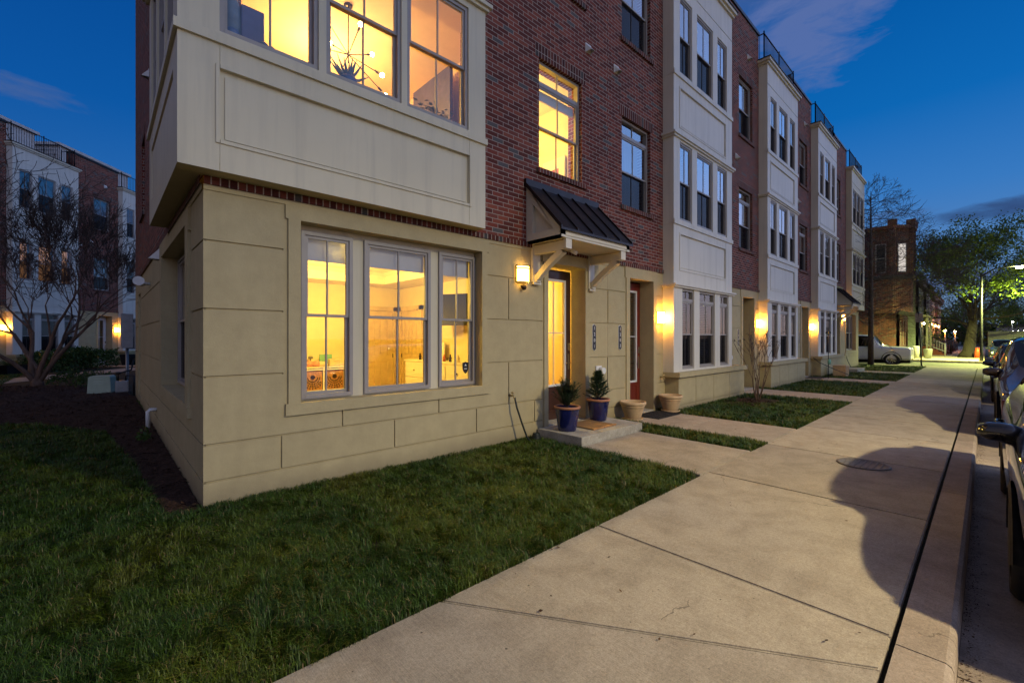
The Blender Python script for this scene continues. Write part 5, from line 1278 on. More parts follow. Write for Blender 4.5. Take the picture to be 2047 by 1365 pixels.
# ================================================================ vehicles
def vehicle(name, label, loc, rz, paint, prof, W, wheels, wr=.34, bed=None, group=None, mirror=True, hl=.68, nose_in=.16):
    """lofted car body; local x runs nose (0) to tail, y across, z up from the road.
    prof rows: x, z_sill, z_belt, z_top, roof half-width factor, body half-width factor, glass flag to next row"""
    t = thing(name, label, 'car', loc, rz, group)
    bm = bmesh.new(); rings = []; hw = W / 2
    for (x, zs, zb, zt, rf, bf, g) in prof:
        w = hw * bf; tall = zt - zb > .12
        P = [(w * .86, zs), (w * .97, zs + .07), (w, zs + (zb - zs) * .45), (w * .99, zb - .10), (w * .955, zb - .015)]
        if tall: P += [(w * .93, zb + .02), (w * (rf + (.93 - rf) * .12), zt - .07), (w * (rf - .09), zt - .008), (w * .35, zt + .012), (0, zt + .016)]
        else: P += [(w * .88, zb + (zt - zb) * .45), (w * .72, zt - .004), (w * .5, zt + .006), (w * .25, zt + .012), (0, zt + .014)]
        rings.append([(x, y, z) for y, z in P])
    n = len(rings[0]); V = [[bm.verts.new(p) for p in r] for r in rings]; M = [[bm.verts.new((p[0], -p[1], p[2])) if p[1] > 1e-6 else V[i][k] for k, p in enumerate(r)] for i, r in enumerate(rings)]
    cr = bm.edges.layers.float.new('crease_edge')
    for i in range(len(rings) - 1):
        g = prof[i][6]
        for S in (V, M):
            for k in range(n - 1):
                vs = [S[i][k], S[i + 1][k], S[i + 1][k + 1], S[i][k + 1]]
                vs2 = list(dict.fromkeys(vs))
                if len(vs2) < 3: continue
                f = bm.faces.new(vs2); f.smooth = True
                if g == 'side' and k == 5: f.material_index = 1
                elif g == 'screen' and k >= 6: f.material_index = 1
                elif g == 'corner' and (k == 5 or k >= 6): f.material_index = 1 if k >= 6 else 0
    for e, rev in ((0, True), (-1, False)):
        ring = V[e] + [m for m, p in zip(M[e][::-1], rings[e][::-1]) if p[1] > 1e-6]
        try: bm.faces.new(ring)
        except ValueError: pass
    for i in range(len(rings)):
        for S in (V, M):
            pass
    sharp = bed is not None
    for i in range(len(rings)):
        for S in (V, M):
            if i + 1 < len(rings):
                e = bm.edges.get((S[i][4], S[i + 1][4]))
                if e: e[cr] = .75 if sharp else .3
                e = bm.edges.get((S[i][0], S[i + 1][0]))
                if e: e[cr] = .5
            if i in (0, 1, len(rings) - 1) and sharp:
                for k in range(n - 1):
                    e = bm.edges.get((S[i][k], S[i][k + 1]))
                    if e: e[cr] = .6
    for e in bm.edges:
        mi = {f.material_index for f in e.link_faces}
        if len(mi) > 1: e[cr] = .8
    bmesh.ops.recalc_face_normals(bm, faces=bm.faces[:])
    me = bpy.data.meshes.new('car'); bm.to_mesh(me); bm.free(); me.materials.append(MATS[paint]); me.materials.append(MATS['car_glass'])
    tmp = bpy.data.objects.new('tmp', me); COL.objects.link(tmp); md = tmp.modifiers.new('s', 'SUBSURF'); md.levels = 2; md.render_levels = 2
    ev = bpy.data.meshes.new_from_object(tmp.evaluated_get(bpy.context.evaluated_depsgraph_get())); bpy.data.objects.remove(tmp)
    for part, idx, mt in (('body', 0, paint), ('windows', 1, 'car_glass')):
        b2 = bmesh.new(); b2.from_mesh(ev); bmesh.ops.delete(b2, geom=[f for f in b2.faces if f.material_index != idx], context='FACES')
        for f in b2.faces: f.material_index = 0; f.smooth = True
        finish(b2, part, mt, t, recalc=False)
    L_ = prof[-1][0]
    # dark cabin floor so the glass looks into an interior
    bm = bmesh.new(); box(bm, L_ * .3, L_ * .9, -hw * .8, hw * .8, .35, .62)
    for s in (-1, 1):
        for q in (.36, .58): box(bm, L_ * q, L_ * q + .5, s * hw * .45 - .24, s * hw * .45 + .24, .62, .8); box(bm, L_ * q + .42, L_ * q + .55, s * hw * .45 - .23, s * hw * .45 + .23, .8, 1.2)
    finish(bm, 'seats', 'tv_black', t)
    for x in wheels:
        for s in (-1, 1):
            yo = s * (hw - .005); bm = bmesh.new(); pr = [(wr * .62, -.11), (wr * .9, -.115), (wr, -.08), (wr, .08), (wr * .9, .115), (wr * .62, .11)]
            nn = 28; rg = [[bm.verts.new((x + r * math.cos(a * 2 * math.pi / nn), yo - s * .115 + q, wr + r * math.sin(a * 2 * math.pi / nn))) for a in range(nn)] for r, q in pr]
            for a_, b_ in zip(rg, rg[1:]):
                for k in range(nn): f = bm.faces.new((a_[k], a_[(k + 1) % nn], b_[(k + 1) % nn], b_[k])); f.smooth = True
            w_ = finish(bm, 'wheel', 'tyre', t)
            bm = bmesh.new(); ys = yo - s * .02
            tube(bm, [(x, yo - s * .2, wr), (x, ys - s * .05, wr)], wr * .63, 28, 1)
            for k in range(10):
                a = k * math.pi / 5; c, sn = math.cos(a), math.sin(a); wd = .022
                quad(bm, [(x - sn * wd + c * .05, ys, wr + c * wd + sn * .05), (x + sn * wd + c * .05, ys, wr - c * wd + sn * .05), (x + sn * wd * 1.3 + c * wr * .6, ys - s * .02, wr - c * wd * 1.3 + sn * wr * .6), (x - sn * wd * 1.3 + c * wr * .6, ys - s * .02, wr + c * wd * 1.3 + sn * wr * .6)])
            lathe_pts = [(x, ys + s * .005, wr), (x, ys - s * .03, wr)]; tube(bm, lathe_pts, .06, 14)
            for k in range(nn):
                a, b_ = k * 2 * math.pi / nn, (k + 1) * 2 * math.pi / nn
                quad(bm, [(x + wr * q * math.cos(v), ys - s * o_, wr + wr * q * math.sin(v)) for q, v, o_ in ((.58, a, .015), (.65, a, 0), (.65, b_, 0), (.58, b_, .015))])
            finish(bm, 'rim', ['alloy', 'tv_black'], w_)
            bm = bmesh.new(); ra = wr + .055
            for k in range(14):
                a, b_ = math.pi * (k / 14) , math.pi * ((k + 1) / 14)
                p = lambda r, v, o_: (x + r * math.cos(v), yo + s * o_, wr + r * math.sin(v) * .98)
                quad(bm, [p(ra, a, .008), p(ra + .05, a, -.004), p(ra + .05, b_, -.004), p(ra, b_, .008)]); quad(bm, [p(ra, a, .008), p(ra, b_, .008), p(ra, b_, -.22), p(ra, a, -.22)])
                quad(bm, [p(wr * .6, a, -.0155), p(ra, a, -.0155), p(ra, b_, -.0155), p(wr * .6, b_, -.0155)]) if False else None
            finish(bm, 'wheel_arch', 'tyre', t)
    zb0 = prof[1][2]
    for s in (-1, 1):
        bm = bmesh.new(); y0 = s * hw * .60; y1 = s * hw * .86
        prism(bm, [(-.005 + nose_in * .25, hl - .07), (.03 + nose_in * .3, hl + .07), (.36, hl + .10), (.30, hl - .05)], 'y', min(y0, y1), max(y0, y1) )
        h_ = finish(bm, 'headlight', 'lamp_lens', t, bevel=.015)
        bm = bmesh.new(); prism(bm, [(.10, hl - .085), (.30, hl - .075), (.30, hl - .055), (.10, hl - .06)], 'y', min(y0, y1), max(y0, y1) + 0); finish(bm, 'turn_signal', 'amber', h_)
        bm = bmesh.new(); xt = L_; prism(bm, [(xt - .3, .78), (xt + .005, .74), (xt - .01, .95), (xt - .28, .97)], 'y', min(s * hw * .7, s * hw * .97), max(s * hw * .7, s * hw * .97)); finish(bm, 'tail_light', 'door_red', t, bevel=.012)
        # mirror
        ib = next(i for i, r in enumerate(prof) if r[6] in ('screen', 'corner')); xm = prof[ib][0] + (.62 if bed else .42); zm = prof[ib][2] + .02
        bm = bmesh.new(); c = (xm, s * (hw + .03), zm)
        lathe(bm, [(0, -.125), (.05, -.118), (.078, -.06), (.082, 0), (.078, .06), (.05, .118), (0, .125)], (0, 0, 0), 18)
        bmesh.ops.rotate(bm, verts=bm.verts[:], cent=(0, 0, 0), matrix=Matrix.Rotation(math.pi / 2, 3, 'X'))
        bmesh.ops.scale(bm, verts=bm.verts[:], vec=(1., 1.05, .95)); bmesh.ops.translate(bm, verts=bm.verts[:], vec=c)
        tube(bm, [(xm + .02, s * (hw - .06), zm - .06), (xm + .01, s * (hw + .04), zm - .045)], [.05, .035], 8)
        m_ = finish(bm, 'side_mirror', paint, t, True)
        bm = bmesh.new(); lathe(bm, [(0, 0), (.07, 0)], (0, 0, 0), 16); bmesh.ops.rotate(bm, verts=bm.verts[:], cent=(0, 0, 0), matrix=Matrix.Rotation(math.pi / 2, 3, 'Y')); bmesh.ops.scale(bm, verts=bm.verts[:], vec=(1, 1.45, .9)); bmesh.ops.translate(bm, verts=bm.verts[:], vec=(xm + .081, c[1], zm)); finish(bm, 'mirror_glass', 'chrome', m_)
        for q in (.52, .72):
            bm = bmesh.new(); xx = L_ * q; zz = prof[ib][2] - .13; tube(bm, [(xx - .1, s * (hw * .99), zz), (xx - .08, s * (hw + .03), zz + .005), (xx + .08, s * (hw + .03), zz + .005), (xx + .1, s * (hw * .99), zz)], .014, 8); finish(bm, 'door_handle', paint, t)
    bm = bmesh.new()
    for k in range(6): box(bm, -.012 + nose_in * .1, .08, -hw * .5, hw * .5, hl - .22 + k * .055, hl - .195 + k * .055)
    box(bm, 0.0, .08, -hw * .56, hw * .56, hl - .25, hl + .10, 1) if False else None
    finish(bm, 'grille', 'chrome', t); bm = bmesh.new(); box(bm, .03, .16, -hw * .8, hw * .8, .24, .36); finish(bm, 'lower_bumper', 'tv_black', t, bevel=.02)
    bm = bmesh.new(); box(bm, .06, L_ - .06, -hw * .84, hw * .84, .19, .34); finish(bm, 'underbody', 'tv_black', t)
    return t
def suv(L_, H, belt=1.02, low=False):
    s = L_ / 4.8
    return [(.0, .42, .66, .68, .8, .70, ''), (.06, .26, .74, .78, .8, .84, ''), (.28 * s, .22, .86, .93, .8, .95, ''), (.75 * s, .24, .93, 1.01, .8, .99, ''), (1.28 * s, .26, belt - .03, belt + .06, .8, 1., 'screen'),
            (1.95 * s, .24, belt, H - .05, .74, 1., 'side'), (2.35 * s, .22, belt + .0, H, .75, 1., 'side'), (3.05 * s, .22, belt + .01, H, .75, 1., 'side'), (3.75 * s, .24, belt + .03, H - .03, .74, 1., 'side'),
            (4.28 * s, .27, belt + .06, H - .12, .71, .98, 'screen'), (4.66 * s, .34, belt + .03, belt + .10, .7, .94, ''), (L_ - .03, .42, .9, .93, .8, .88, ''), (L_, .5, .8, .82, .8, .8, '')]
PK = 'cars parked along the kerb'
vehicle('parked_car', 'glossy dark car parked nearest, cut by the right edge', (3.62, -6.03, -.15), 0, 'car_black', suv(5.0, 1.56, 1.0), 1.86, (.95, 3.85), .34, group=PK)
vehicle('parked_suv', 'dark bronze parked SUV facing the camera, behind the nearest car', (10.25, -6.06, -.15), 0, 'car_bronze', suv(5.0, 1.80, 1.14), 1.92, (.95, 3.85), .38, group=PK, hl=.80)
vehicle('parked_car', 'black parked car third from the camera along the kerb', (16.9, -6.0, -.15), 0, 'car_black', suv(4.8, 1.62, 1.04), 1.86, (.92, 3.7), .35, group=PK)
vehicle('parked_car', 'small silver car parked beyond the black cars along the kerb', (23.4, -6.0, -.15), 0, 'car_silver', suv(4.5, 1.48, .95), 1.78, (.88, 3.45), .32, group=PK)
vehicle('parked_car', 'distant dark car parked before the box truck along the kerb', (46, -6.0, -.15), 0, 'car_navy', suv(4.7, 1.6, 1.02), 1.85, (.9, 3.6), .34, group=PK)
PT = [(.0, .50, 1.10, 1.16, .8, .95, ''), (.04, .42, 1.16, 1.24, .8, .98, ''), (.2, .38, 1.19, 1.28, .8, 1., ''), (.9, .38, 1.20, 1.30, .8, 1., ''), (1.55, .40, 1.22, 1.32, .8, 1., 'screen'), (1.98, .38, 1.24, 2.02, .8, 1., 'side'), (2.3, .36, 1.24, 2.12, .82, 1., 'side'), (3.5, .36, 1.24, 2.12, .82, 1., 'side'), (3.84, .38, 1.24, 2.06, .82, 1., 'screen'), (3.88, .40, 1.28, 1.38, .8, 1., ''), (3.95, .42, 1.30, 1.36, .8, 1., ''), (5.6, .5, 1.30, 1.36, .8, 1., ''), (5.8, .55, 1.28, 1.34, .8, .99, '')]
vehicle('pickup_truck', 'white pickup truck parked in the alley past the last townhouse', (36.9, -1.85, -.146), rad(90), 'car_white', PT, 2.0, (.98, 4.65), .43, bed=True, hl=.92).scale = (.92, .92, .92)
vehicle('parked_suv', 'dark SUV parked in the alley behind the white pickup', (40.4, -1.3, -.146), rad(90), 'car_navy', suv(4.8, 1.75, 1.1), 1.9, (.92, 3.7), .36, hl=.78).scale = (.86, .86, .86)
bt = thing('box_truck', 'grey box truck parked far along the kerb behind the cars', 'truck', (56, -6.2, -.15))
bm = bmesh.new(); box(bm, 0, 6, -1.15, 1.15, .75, 2.3); finish(bm, 'cargo_box', 'truck_box', bt, bevel=.03)
bm = bmesh.new(); prism(bm, [(6.1, .45), (8.0, .45), (8.0, 1.2), (7.5, 1.3), (7.1, 2.1), (6.1, 2.15)], 'y', -1.0, 1.0); finish(bm, 'cab', 'car_white', bt, bevel=.04)
for x in (.9, 7.0):
    for s in (-1, 1): bm = bmesh.new(); tube(bm, [(x, s * .8, .42), (x, s * 1.1, .42)], .42, 20); finish(bm, 'wheel', 'tyre', bt)
# ================================================================ street lamps, pole, far side of the alley
def street_lamp(label, x, y, arm, hgt, en, col, cone=rad(164), lens='led'):
    t = thing('street_lamp', label, 'street lamp', (x, y, 0), 0, 'street lamps over the road'); bm = bmesh.new()
    tube(bm, [(0, 0, -.15), (0, 0, .6), (0, 0, hgt * .97)], [.11, .085, .06], 12); tube(bm, [(0, 0, hgt * .93), (0, arm * .4, hgt + .05), (0, arm, hgt + .1)], [.045, .04, .035], 8); finish(bm, 'pole', 'black_metal', t)
    bm = bmesh.new(); a = arm * (1 + .3 / abs(arm)); prism(bm, [(-.17, hgt + .07), (.17, hgt + .07), (.12, hgt + .17), (-.12, hgt + .17)], 'y', min(arm * .97, a), max(arm * .97, a)); hd = finish(bm, 'lamp_head', 'grey_metal', t, bevel=.02)
    bm = bmesh.new(); box(bm, -.15, .15, min(arm * 1.0, a), max(arm * 1.0, a), hgt - .03, hgt + .068); finish(bm, 'lens', lens, hd)
    l = bpy.data.lights.new('street_light', 'SPOT'); l.energy = en; l.color = col; l.spot_size = cone; l.spot_blend = .8; l.shadow_soft_size = .22
    o = bpy.data.objects.new('street_light', l); o.location = (x, y + (arm + a) / 2, hgt - .06); COL.objects.link(o)
    return t
KEY = (1., .83, .50)
street_lamp('dark street lamp across the road that lights the pavement and house fronts', 6.0, -14.2, 1.0, 8.2, 3300, KEY, rad(158))
street_lamp('dark street lamp glowing yellow-green before the large spreading tree', 43.6, -4.74, -1.55, 6.15, 8500, (.92, 1., .26))
sp = thing('sign_pole', 'thin leaning dark sign pole at the grass corner by the alley', 'pole', (33.05, -2.55, 0))
bm = bmesh.new(); tube(bm, [(0, 0, -.05), (-.1, .12, 3.0)], .035, 8); finish(bm, 'post', 'black_metal', sp)
bm = bmesh.new(); box(bm, -.125, -.10, -.06, .26, 2.45, 2.95); finish(bm, 'sign_plate', 'grey_metal', sp)
bl_ = thing('traffic_barrel', 'small red marker barrel at the foot of the large spreading tree', 'barrel', (50.6, -4.5, 0)); bm = bmesh.new(); lathe(bm, [(0, 0), (.2, 0), (.17, .5), (.12, .8), (0, .82)], n=16); finish(bm, 'barrel_body', 'orange_paint', bl_, True)

def row_house(name, label, x0, x1, yf, h, wall, depth=12, bay=True, steps=0, steprail='white_plastic', lamp=None, cornice=True, door_mat='door_brown', group='old row houses across the alley', sidewall=True, litwin=False):
    t = thing(name, label, 'row house', (0, 0, 0), 0, group); w = x1 - x0; fn = lambda u, v, d: (x0 + u, yf + d, v); rr = []
    fl = [(1.0 if steps else .4, 2.9), (3.9, h - 1.1)] if h < 8 else [(1.0, 3.0), (4.2, 6.0), (7.2, 9.2)]
    wn = []
    for i, (z0, z1) in enumerate(fl):
        for a, b in ((w * .12, w * .34), (w * .42, w * .62)):
            wn.append((a, b, z0, z1))
        if i: wn.append((w * .74, w * .92, z0, z1))
    da, db = w * .74, w * .94; z0d = .9 if steps else .1
    for q in wn: rr.append((*q, None, 0))
    rr.append((da, db, z0d, z0d + 2.2, None, 0))
    bm = bmesh.new(); relief(bm, fn, 0, w, -.3, h, rr, back=.2)
    if sidewall:
        sw = [(2.2, 3.0, 4.2, 5.9, .15, 0), (5.2, 6.0, 4.2, 5.9, .15, 0), (2.2, 3.0, 7.2, 8.8, .15, 0), (5.2, 6.0, 7.2, 8.8, .15, 0)] if h > 8 else []
        relief(bm, lambda u, v, d: (x0 + d, yf + u, v), 0, depth, -.3, h, sw, back=.2)
    box(bm, x1 - .15, x1 - .01, yf + .21, yf + depth, -.3, h - .3); box(bm, x0 + .21, x1 - .16, yf + depth - .2, yf + depth, -.3, h - .3); box(bm, x0 + .21, x1 - .16, yf + .21, yf + depth - .21, h - .5, h - .35)
    finish(bm, 'wall', wall, t)
    for i, (a, b, z0, z1) in enumerate(wn):
        window(t, fn, a, b, z0, z1, .1, blind='lit_amber' if (litwin and i == 0) else 'room_backing')
    door(t, fn, da + .02, db - .02, z0d, z0d + 2.18, .14, door_mat, glassw=.4)
    if cornice:
        bm = bmesh.new()
        for z, p, hh in ((h - .55, .12, .12), (h - .42, .3, .3), (h - .11, .4, .12)): fbox(bm, fn, -.05, w + .05, z, z + hh, -p, 0.0)
        for k in range(6): fbox(bm, fn, w * (k + .3) / 6, w * (k + .3) / 6 + .12, h - .62, h - .43, -.26, -.02)
        finish(bm, 'cornice', 'cornice_dark', t)
    if steps:
        bm = bmesh.new()
        for k in range(5): box(bm, x0 + da - .15, x0 + db + .15, yf - .26 * (5 - k) - .3, yf - .005, -.1 if k == 0 else .16 * k + .002, .16 * (k + 1))
        st_ = finish(bm, 'stoop', 'step_red', t); bm = bmesh.new()
        bm.free()
        for s in (x0 + da - .12, x0 + db + .12):
            bm = bmesh.new()
            tube(bm, [(s, yf - 1.5, 1.0), (s, yf - .05, 1.75)], .035, 4); tube(bm, [(s, yf - 1.5, .35), (s, yf - .05, 1.05)], .025, 4); tube(bm, [(s, yf - 1.52, 0), (s, yf - 1.52, 1.1)], .06, 4)
            for k in range(9): f_ = k / 8; tube(bm, [(s, yf - 1.5 + 1.45 * f_, .3 + .72 * f_), (s, yf - 1.5 + 1.45 * f_, 1.0 + .75 * f_)], .016, 4)
            finish(bm, 'stair_rail', steprail, st_)
    if lamp:
        bm = bmesh.new(); c = (x0 + da - .3, yf - .14, z0d + 2.0); lathe(bm, [(0, -.09), (.06, -.06), (.08, 0), (.05, .08), (0, .1)], c, 12); lm = finish(bm, 'porch_lamp', lamp, t, True)
    return t
c1 = row_house('row_house', 'tall old brick corner house with turret across the alley', 47.0, 52.6, -.2, 10.0, 'old_brick', 14, steps=0, cornice=False)
bm = bmesh.new(); cx_, cy_, rt = 48.3, .9, 1.9
ax = [(cx_ + rt * math.cos(rad(22.5 + 45 * k)), cy_ + rt * math.sin(rad(22.5 + 45 * k))) for k in range(8)]
prism(bm, ax, 'z', 3.6, 10.35); ax2 = [(cx_ + (x - cx_) * 1.14, cy_ + (y - cy_) * 1.14) for x, y in ax]; prism(bm, ax2, 'z', 10.352, 10.6)
for k in (4, 5, 6): x, y = ax[k]; box(bm, x - .28, x + .28, y - .28, y + .28, 10.602, 11.05); box(bm, x - .16, x + .16, y - .16, y + .16, 6.6, 10.35)
prism(bm, ax2, 'z', 6.3, 6.6, 1)
o = finish(bm, 'turret', ['old_brick', 'cornice_dark'], c1)
for k, mm in ((4, 'lit_pane'), (5, 'room_backing'), (3, 'room_backing')):
    (xa, ya), (xb, yb) = ax[k], ax[(k + 1) % 8]; nx_, ny_ = (xa + xb) / 2 - cx_, (ya + yb) / 2 - cy_; nl = math.hypot(nx_, ny_); nx_, ny_ = nx_ / nl, ny_ / nl; tx_, ty_ = (xb - xa), (yb - ya); tl = math.hypot(tx_, ty_); tx_, ty_ = tx_ / tl, ty_ / tl; mx_, my_ = (xa + xb) / 2, (ya + yb) / 2
    ft = lambda u, v, d, mx_=mx_, my_=my_, tx_=tx_, ty_=ty_, nx_=nx_, ny_=ny_: (mx_ + tx_ * u - nx_ * d, my_ + ty_ * u - ny_ * d, v)
    bm = bmesh.new(); fbox(bm, ft, -.34, .34, 6.85, 9.2, -.03, .03)
    w_ = finish(bm, 'window', 'vinyl', o); bm = bmesh.new(); fbox(bm, ft, -.27, .27, 6.92, 8.0, -.036, -.031); fbox(bm, ft, -.27, .27, 8.06, 9.13, -.036, -.031); finish(bm, 'pane', mm, w_)
bm = bmesh.new(); prism(bm, [(-1.95, 3.3), (-.21, 3.8), (-.21, 3.45), (-1.95, 3.2)], 'x', 46.6, 50.2)
for x in (46.8, 49.9): box(bm, x, x + .12, -1.9, -1.78, -.1, 3.2)
finish(bm, 'porch_roof', 'cornice_dark', c1)
G3 = 'old row houses across the alley'
row_house('row_house', 'pale green two-storey row house with white stair rail, next to the brick corner house', 52.7, 57.0, -.9, 6.6, 'rowpaint_green', steps=1, lamp='porch_bulb')
row_house('row_house', 'pale two-storey row house with a satellite dish on its roof', 57.1, 61.4, -1.1, 6.5, 'rowpaint', steps=1, steprail='black_metal', lamp='porch_bulb')
row_house('row_house', 'red brick row house with string lights on its stair rail', 61.5, 65.9, -.9, 6.3, 'old_brick', steps=1, steprail='black_metal')
row_house('row_house', 'tan row house with an orange porch lamp, left of two', 66.0, 70.4, -.9, 6.2, 'rowpaint', steps=1, steprail='black_metal', lamp='porch_orange')
row_house('row_house', 'brick row house with an orange porch lamp, right of two', 70.5, 75, -.9, 6.4, 'old_brick', steps=1, steprail='black_metal', lamp='porch_orange')
row_house('row_house', 'last visible row house down the street, half behind the tree', 75.1, 80, -.9, 6.3, 'rowpaint', steps=1, steprail='black_metal', litwin=True)
sd = thing('satellite_dish', 'dark satellite dish on the roof of the pale row house', 'satellite dish', (58.0, -.6, 6.5)); bm = bmesh.new(); lathe(bm, [(0, .0), (.25, .03), (.45, .12)], (0, 0, 0), 20); bmesh.ops.rotate(bm, verts=bm.verts[:], cent=(0, 0, 0), matrix=Matrix.Rotation(rad(-65), 3, 'Y')); bmesh.ops.translate(bm, verts=bm.verts[:], vec=(-.1, 0, .75)); finish(bm, 'dish', 'grey_metal', sd, True)
bm = bmesh.new(); tube(bm, [(0, 0, 0), (0, 0, .75)], .03, 6); finish(bm, 'mast', 'grey_metal', sd)
sl = thing('string_lights', 'string of small amber lights along a stoop rail down the street', 'string lights', (64.4, -2.4, 0)); bm = bmesh.new()
for k in range(16): f_ = k / 15; lathe(bm, [(0, -.03), (.035, 0), (0, .03)], (0, 1.5 * f_, 1.0 + .8 * f_), 6)
finish(bm, 'light_bulb', 'string_light', sl)
def bin_(label, x, y, h, m): bm = bmesh.new(); lathe(bm, [(0, 0), (.22, 0), (.28, h), (.29, h + .03), (0, h + .06)], (x, y, 0), 18); tag(finish(bm, 'trash_can', m, smooth=False), label, 'bin')
bin_('grey bin at the corner of the brick corner house', 46.5, -1.9, .7, 'grey_metal'); bin_('pale bin beside the porch post of the corner house', 46.3, -1.2, .9, 'siding_white')
# low hall and flood lights far across the road
hb = thing('low_building', 'long low flood-lit building far down the road', 'building', (150, -6.5, 0)); bm = bmesh.new(); box(bm, 0, 20, -26, 0, -.2, 4.0); finish(bm, 'wall', 'siding_white', hb); bm = bmesh.new(); box(bm, -.4, 20.4, -26.4, .4, 4.0, 4.5); finish(bm, 'roof', 'roof_felt', hb)
def flood(label, x, y, z, m='flood', r=.22):
    t = thing('flood_lamp', label, 'lamp', (x, y, 0), 0, 'bright lamps down the road'); bm = bmesh.new(); tube(bm, [(0, 0, -.15), (0, 0, z)], .06, 6); finish(bm, 'pole', 'grey_metal', t); bm = bmesh.new(); lathe(bm, [(0, -r), (r, 0), (0, r)], (-.1, 0, z), 8); finish(bm, 'lamp_head', m, t)
flood('bright white flood lamp above the box truck', 96, -6.4, 2.3); flood('second white flood lamp left of the brightest one', 97, -6.0, 2.3, r=.13)
for k in range(9):
    flood('small white lamp in the line of lights before the long low building', 105, -7.4 - k * .19, 2.2 + .2 * (k % 3), r=.06)
for o in COL.objects:
    if o.get('label', '').startswith('small white lamp in the line'): o['group'] = 'small parking lot lamps'
for t_, x_, y_ in (('orange glowing lantern post on the far pavement, left of two', 68, -1.85), ('orange glowing lantern post on the far pavement, right of two', 79, -2.25)):
    flood(t_, x_, y_, 2.35, 'porch_orange', .13)
flood('round white lamp on a tall pole at the end of the road', 112, -7.9, 4.3, r=.16)

# ================================================================ sky, exposure, camera
CLOUDS = [(13.49, 31.69, 6.5, 6.0, (0.105, 0.155, 0.36), 0.75), (19.74, 38.63, 10, 6.0, (0.09, 0.14, 0.36), 0.85), (-0.36, 10.95, 5.0, 0.9, (0.03, 0.075, 0.2), 0.9), (-1.8, 11.35, 3.5, 0.9, (0.03, 0.07, 0.19), 0.9), (5.75, 11.84, 3.5, 0.6, (0.06, 0.11, 0.26), 0.6), (94.58, 20.53, 4.0, 1.1, (0.05, 0.11, 0.3), 0.8), (3.63, 5.14, 6, 1.3, (0.09, 0.13, 0.3), 0.8), (13.94, 10.97, 6, 1.3, (0.09, 0.13, 0.3), 0.6), (115.0, 15.0, 14, 3, (0.06, 0.1, 0.25), 0.7), (285, 25, 30, 6, (0.35, 0.45, 0.75), 0.6), (250, 12, 25, 4, (0.5, 0.4, 0.5), 0.6)]
w = bpy.data.worlds.new('World'); SC.world = w; w.use_nodes = True; nt = w.node_tree; nt.nodes.clear()
out = nt.nodes.new('ShaderNodeOutputWorld'); bg = nt.nodes.new('ShaderNodeBackground'); L(nt, bg.outputs[0], out.inputs[0])
sky = nt.nodes.new('ShaderNodeTexSky'); sky.sky_type = 'NISHITA'; sky.sun_disc = False; sky.sun_elevation = rad(0.); sky.sun_rotation = rad(155); sky.altitude = 20; sky.air_density = 1.; sky.dust_density = .5; sky.ozone_density = 3.
tc = nt.nodes.new('ShaderNodeTexCoord'); sep = nt.nodes.new('ShaderNodeSeparateXYZ'); L(nt, tc.outputs['Generated'], sep.inputs[0])
el = math_node(nt, 'MAXIMUM', sep.outputs[2], 0.)
K = 1 / .6
def S(*cols): return [(pos, tuple(x * K for x in col)) for pos, col in cols]
front = ramp(nt, el, S((.0, (.17, .25, .40)), (.10, (.12, .235, .48)), (.24, (.04, .19, .53)), (.37, (.002, .135, .47)), (.5, (.0, .105, .40)), (.64, (.10, .12, .26)), (1., (.15, .14, .23))))
# the side of the vault away from the afterglow is dimmer
front = mixrgb(nt, 1., front, ramp(nt, math_node(nt, 'ADD', math_node(nt, 'MULTIPLY', sep.outputs[0], .5), .5), [(.42, (.28, .52, .65)), (.98, (.93,) * 3)]), 'MULTIPLY')
back = ramp(nt, el, S((.0, (1.25, .85, .75)), (.12, (.86, .88, 1.25)), (.35, (.40, .78, 1.70)), (.62, (.34, .44, .85)), (1., (.15, .14, .23))))  # unseen sky behind the lens, tuned for window reflections and fill
west = ramp(nt, el, S((.0, (.27, .22, .23)), (.5, (.22, .19, .23)), (1., (.17, .155, .24))))  # unseen side of the sky, coloured to neutralise light on the side wall
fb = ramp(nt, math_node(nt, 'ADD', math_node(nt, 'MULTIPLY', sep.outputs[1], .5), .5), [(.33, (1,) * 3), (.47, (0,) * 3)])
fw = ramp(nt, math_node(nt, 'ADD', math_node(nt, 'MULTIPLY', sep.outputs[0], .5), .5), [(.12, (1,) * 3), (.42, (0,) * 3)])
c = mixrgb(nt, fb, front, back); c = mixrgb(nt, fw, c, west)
c = mixrgb(nt, .12, c, mixrgb(nt, 1., sky.outputs[0], (.3, .9, 1.3), 'MULTIPLY'))
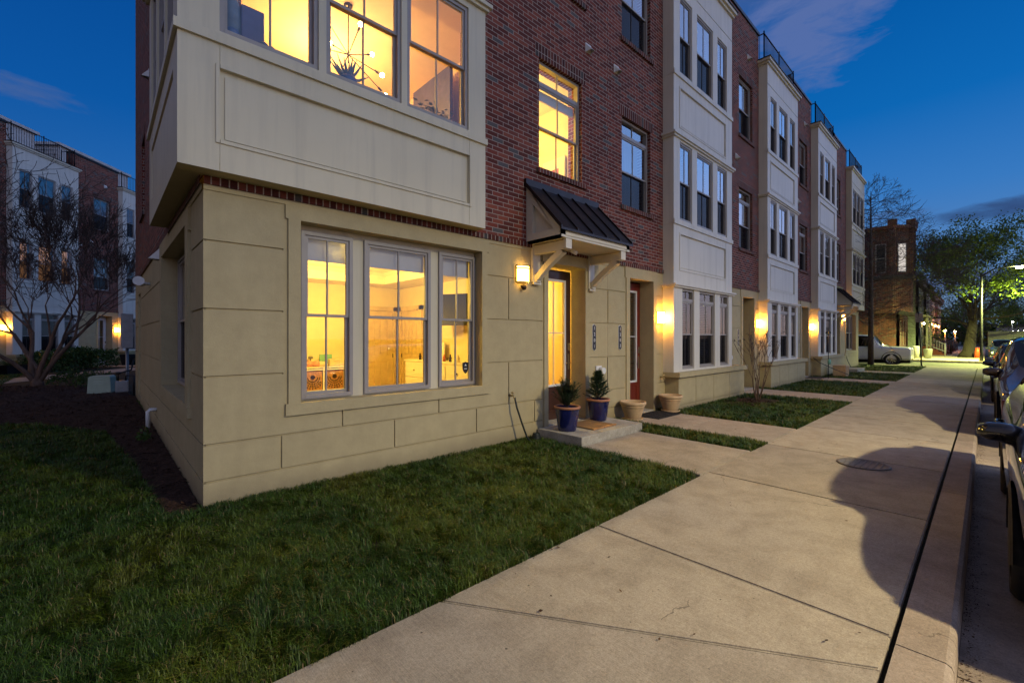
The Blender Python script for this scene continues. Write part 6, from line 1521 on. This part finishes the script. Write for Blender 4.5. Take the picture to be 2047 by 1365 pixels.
# dusk clouds at fixed places on the vault (azimuth from +x, elevation, half widths, colour, strength)
cn = noise(nt, mapv(nt, tc.outputs['Generated'], (1, 1, 3.2)), 7., 7, .62, .6)
cn2 = noise(nt, mapv(nt, tc.outputs['Generated'], (1, 1, 5.)), 16., 5, .6, .3)
def cloud(c, az, e, wa, we, col, st):
    az, e = rad(az), rad(e); d0 = (math.cos(az) * math.cos(e), math.sin(az) * math.cos(e), math.sin(e)); r0 = (math.sin(az), -math.cos(az), 0); u0 = (-math.cos(az) * math.sin(e), -math.sin(az) * math.sin(e), math.cos(e))
    def dot(v):
        n = nt.nodes.new('ShaderNodeVectorMath'); n.operation = 'DOT_PRODUCT'; L(nt, tc.outputs['Generated'], n.inputs[0]); n.inputs[1].default_value = v; return n.outputs['Value']
    a2 = math_node(nt, 'POWER', math_node(nt, 'DIVIDE', dot(r0), math.sin(rad(wa))), 2.); b2 = math_node(nt, 'POWER', math_node(nt, 'DIVIDE', dot(u0), math.sin(rad(we))), 2.)
    m = math_node(nt, 'SUBTRACT', 1., math_node(nt, 'ADD', a2, b2))
    m = math_node(nt, 'ADD', m, math_node(nt, 'MULTIPLY', math_node(nt, 'SUBTRACT', cn, .5), 3.6)); m = math_node(nt, 'ADD', m, math_node(nt, 'MULTIPLY', math_node(nt, 'SUBTRACT', cn2, .5), 1.2))
    f = math_node(nt, 'MULTIPLY', math_node(nt, 'GREATER_THAN', dot(d0), .2), ramp(nt, m, [(.0, (0,) * 3), (.9, (st,) * 3)]))
    return mixrgb(nt, f, c, tuple(x * K for x in col))
for q in CLOUDS: c = cloud(c, *q)
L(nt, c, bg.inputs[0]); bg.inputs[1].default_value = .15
SC.view_settings.view_transform = 'Standard'; SC.view_settings.look = 'None'; SC.view_settings.gamma = 1; SC.view_settings.use_curve_mapping = False; SC.view_settings.exposure = 2.12
cam = bpy.data.cameras.new('Camera'); cam.sensor_width = 36; cam.lens = 883 / 2047 * 36; cam.shift_y = -8 / 2047; cam.clip_end = 2000; cam.clip_start = .05
co = bpy.data.objects.new('Camera', cam); co.location = (0, -5, 1.61); co.rotation_euler = (rad(90), 0, rad(47.08 - 90)); COL.objects.link(co); SC.camera = co
try:
    SC.cycles.use_denoising = True; SC.cycles.denoiser = 'OPENIMAGEDENOISE'; SC.cycles.max_bounces = 7; SC.cycles.transparent_max_bounces = 12; SC.cycles.sample_clamp_indirect = 6.; SC.cycles.caustics_reflective = False; SC.cycles.caustics_refractive = False; SC.cycles.use_light_tree = True
except Exception as e: print(e)
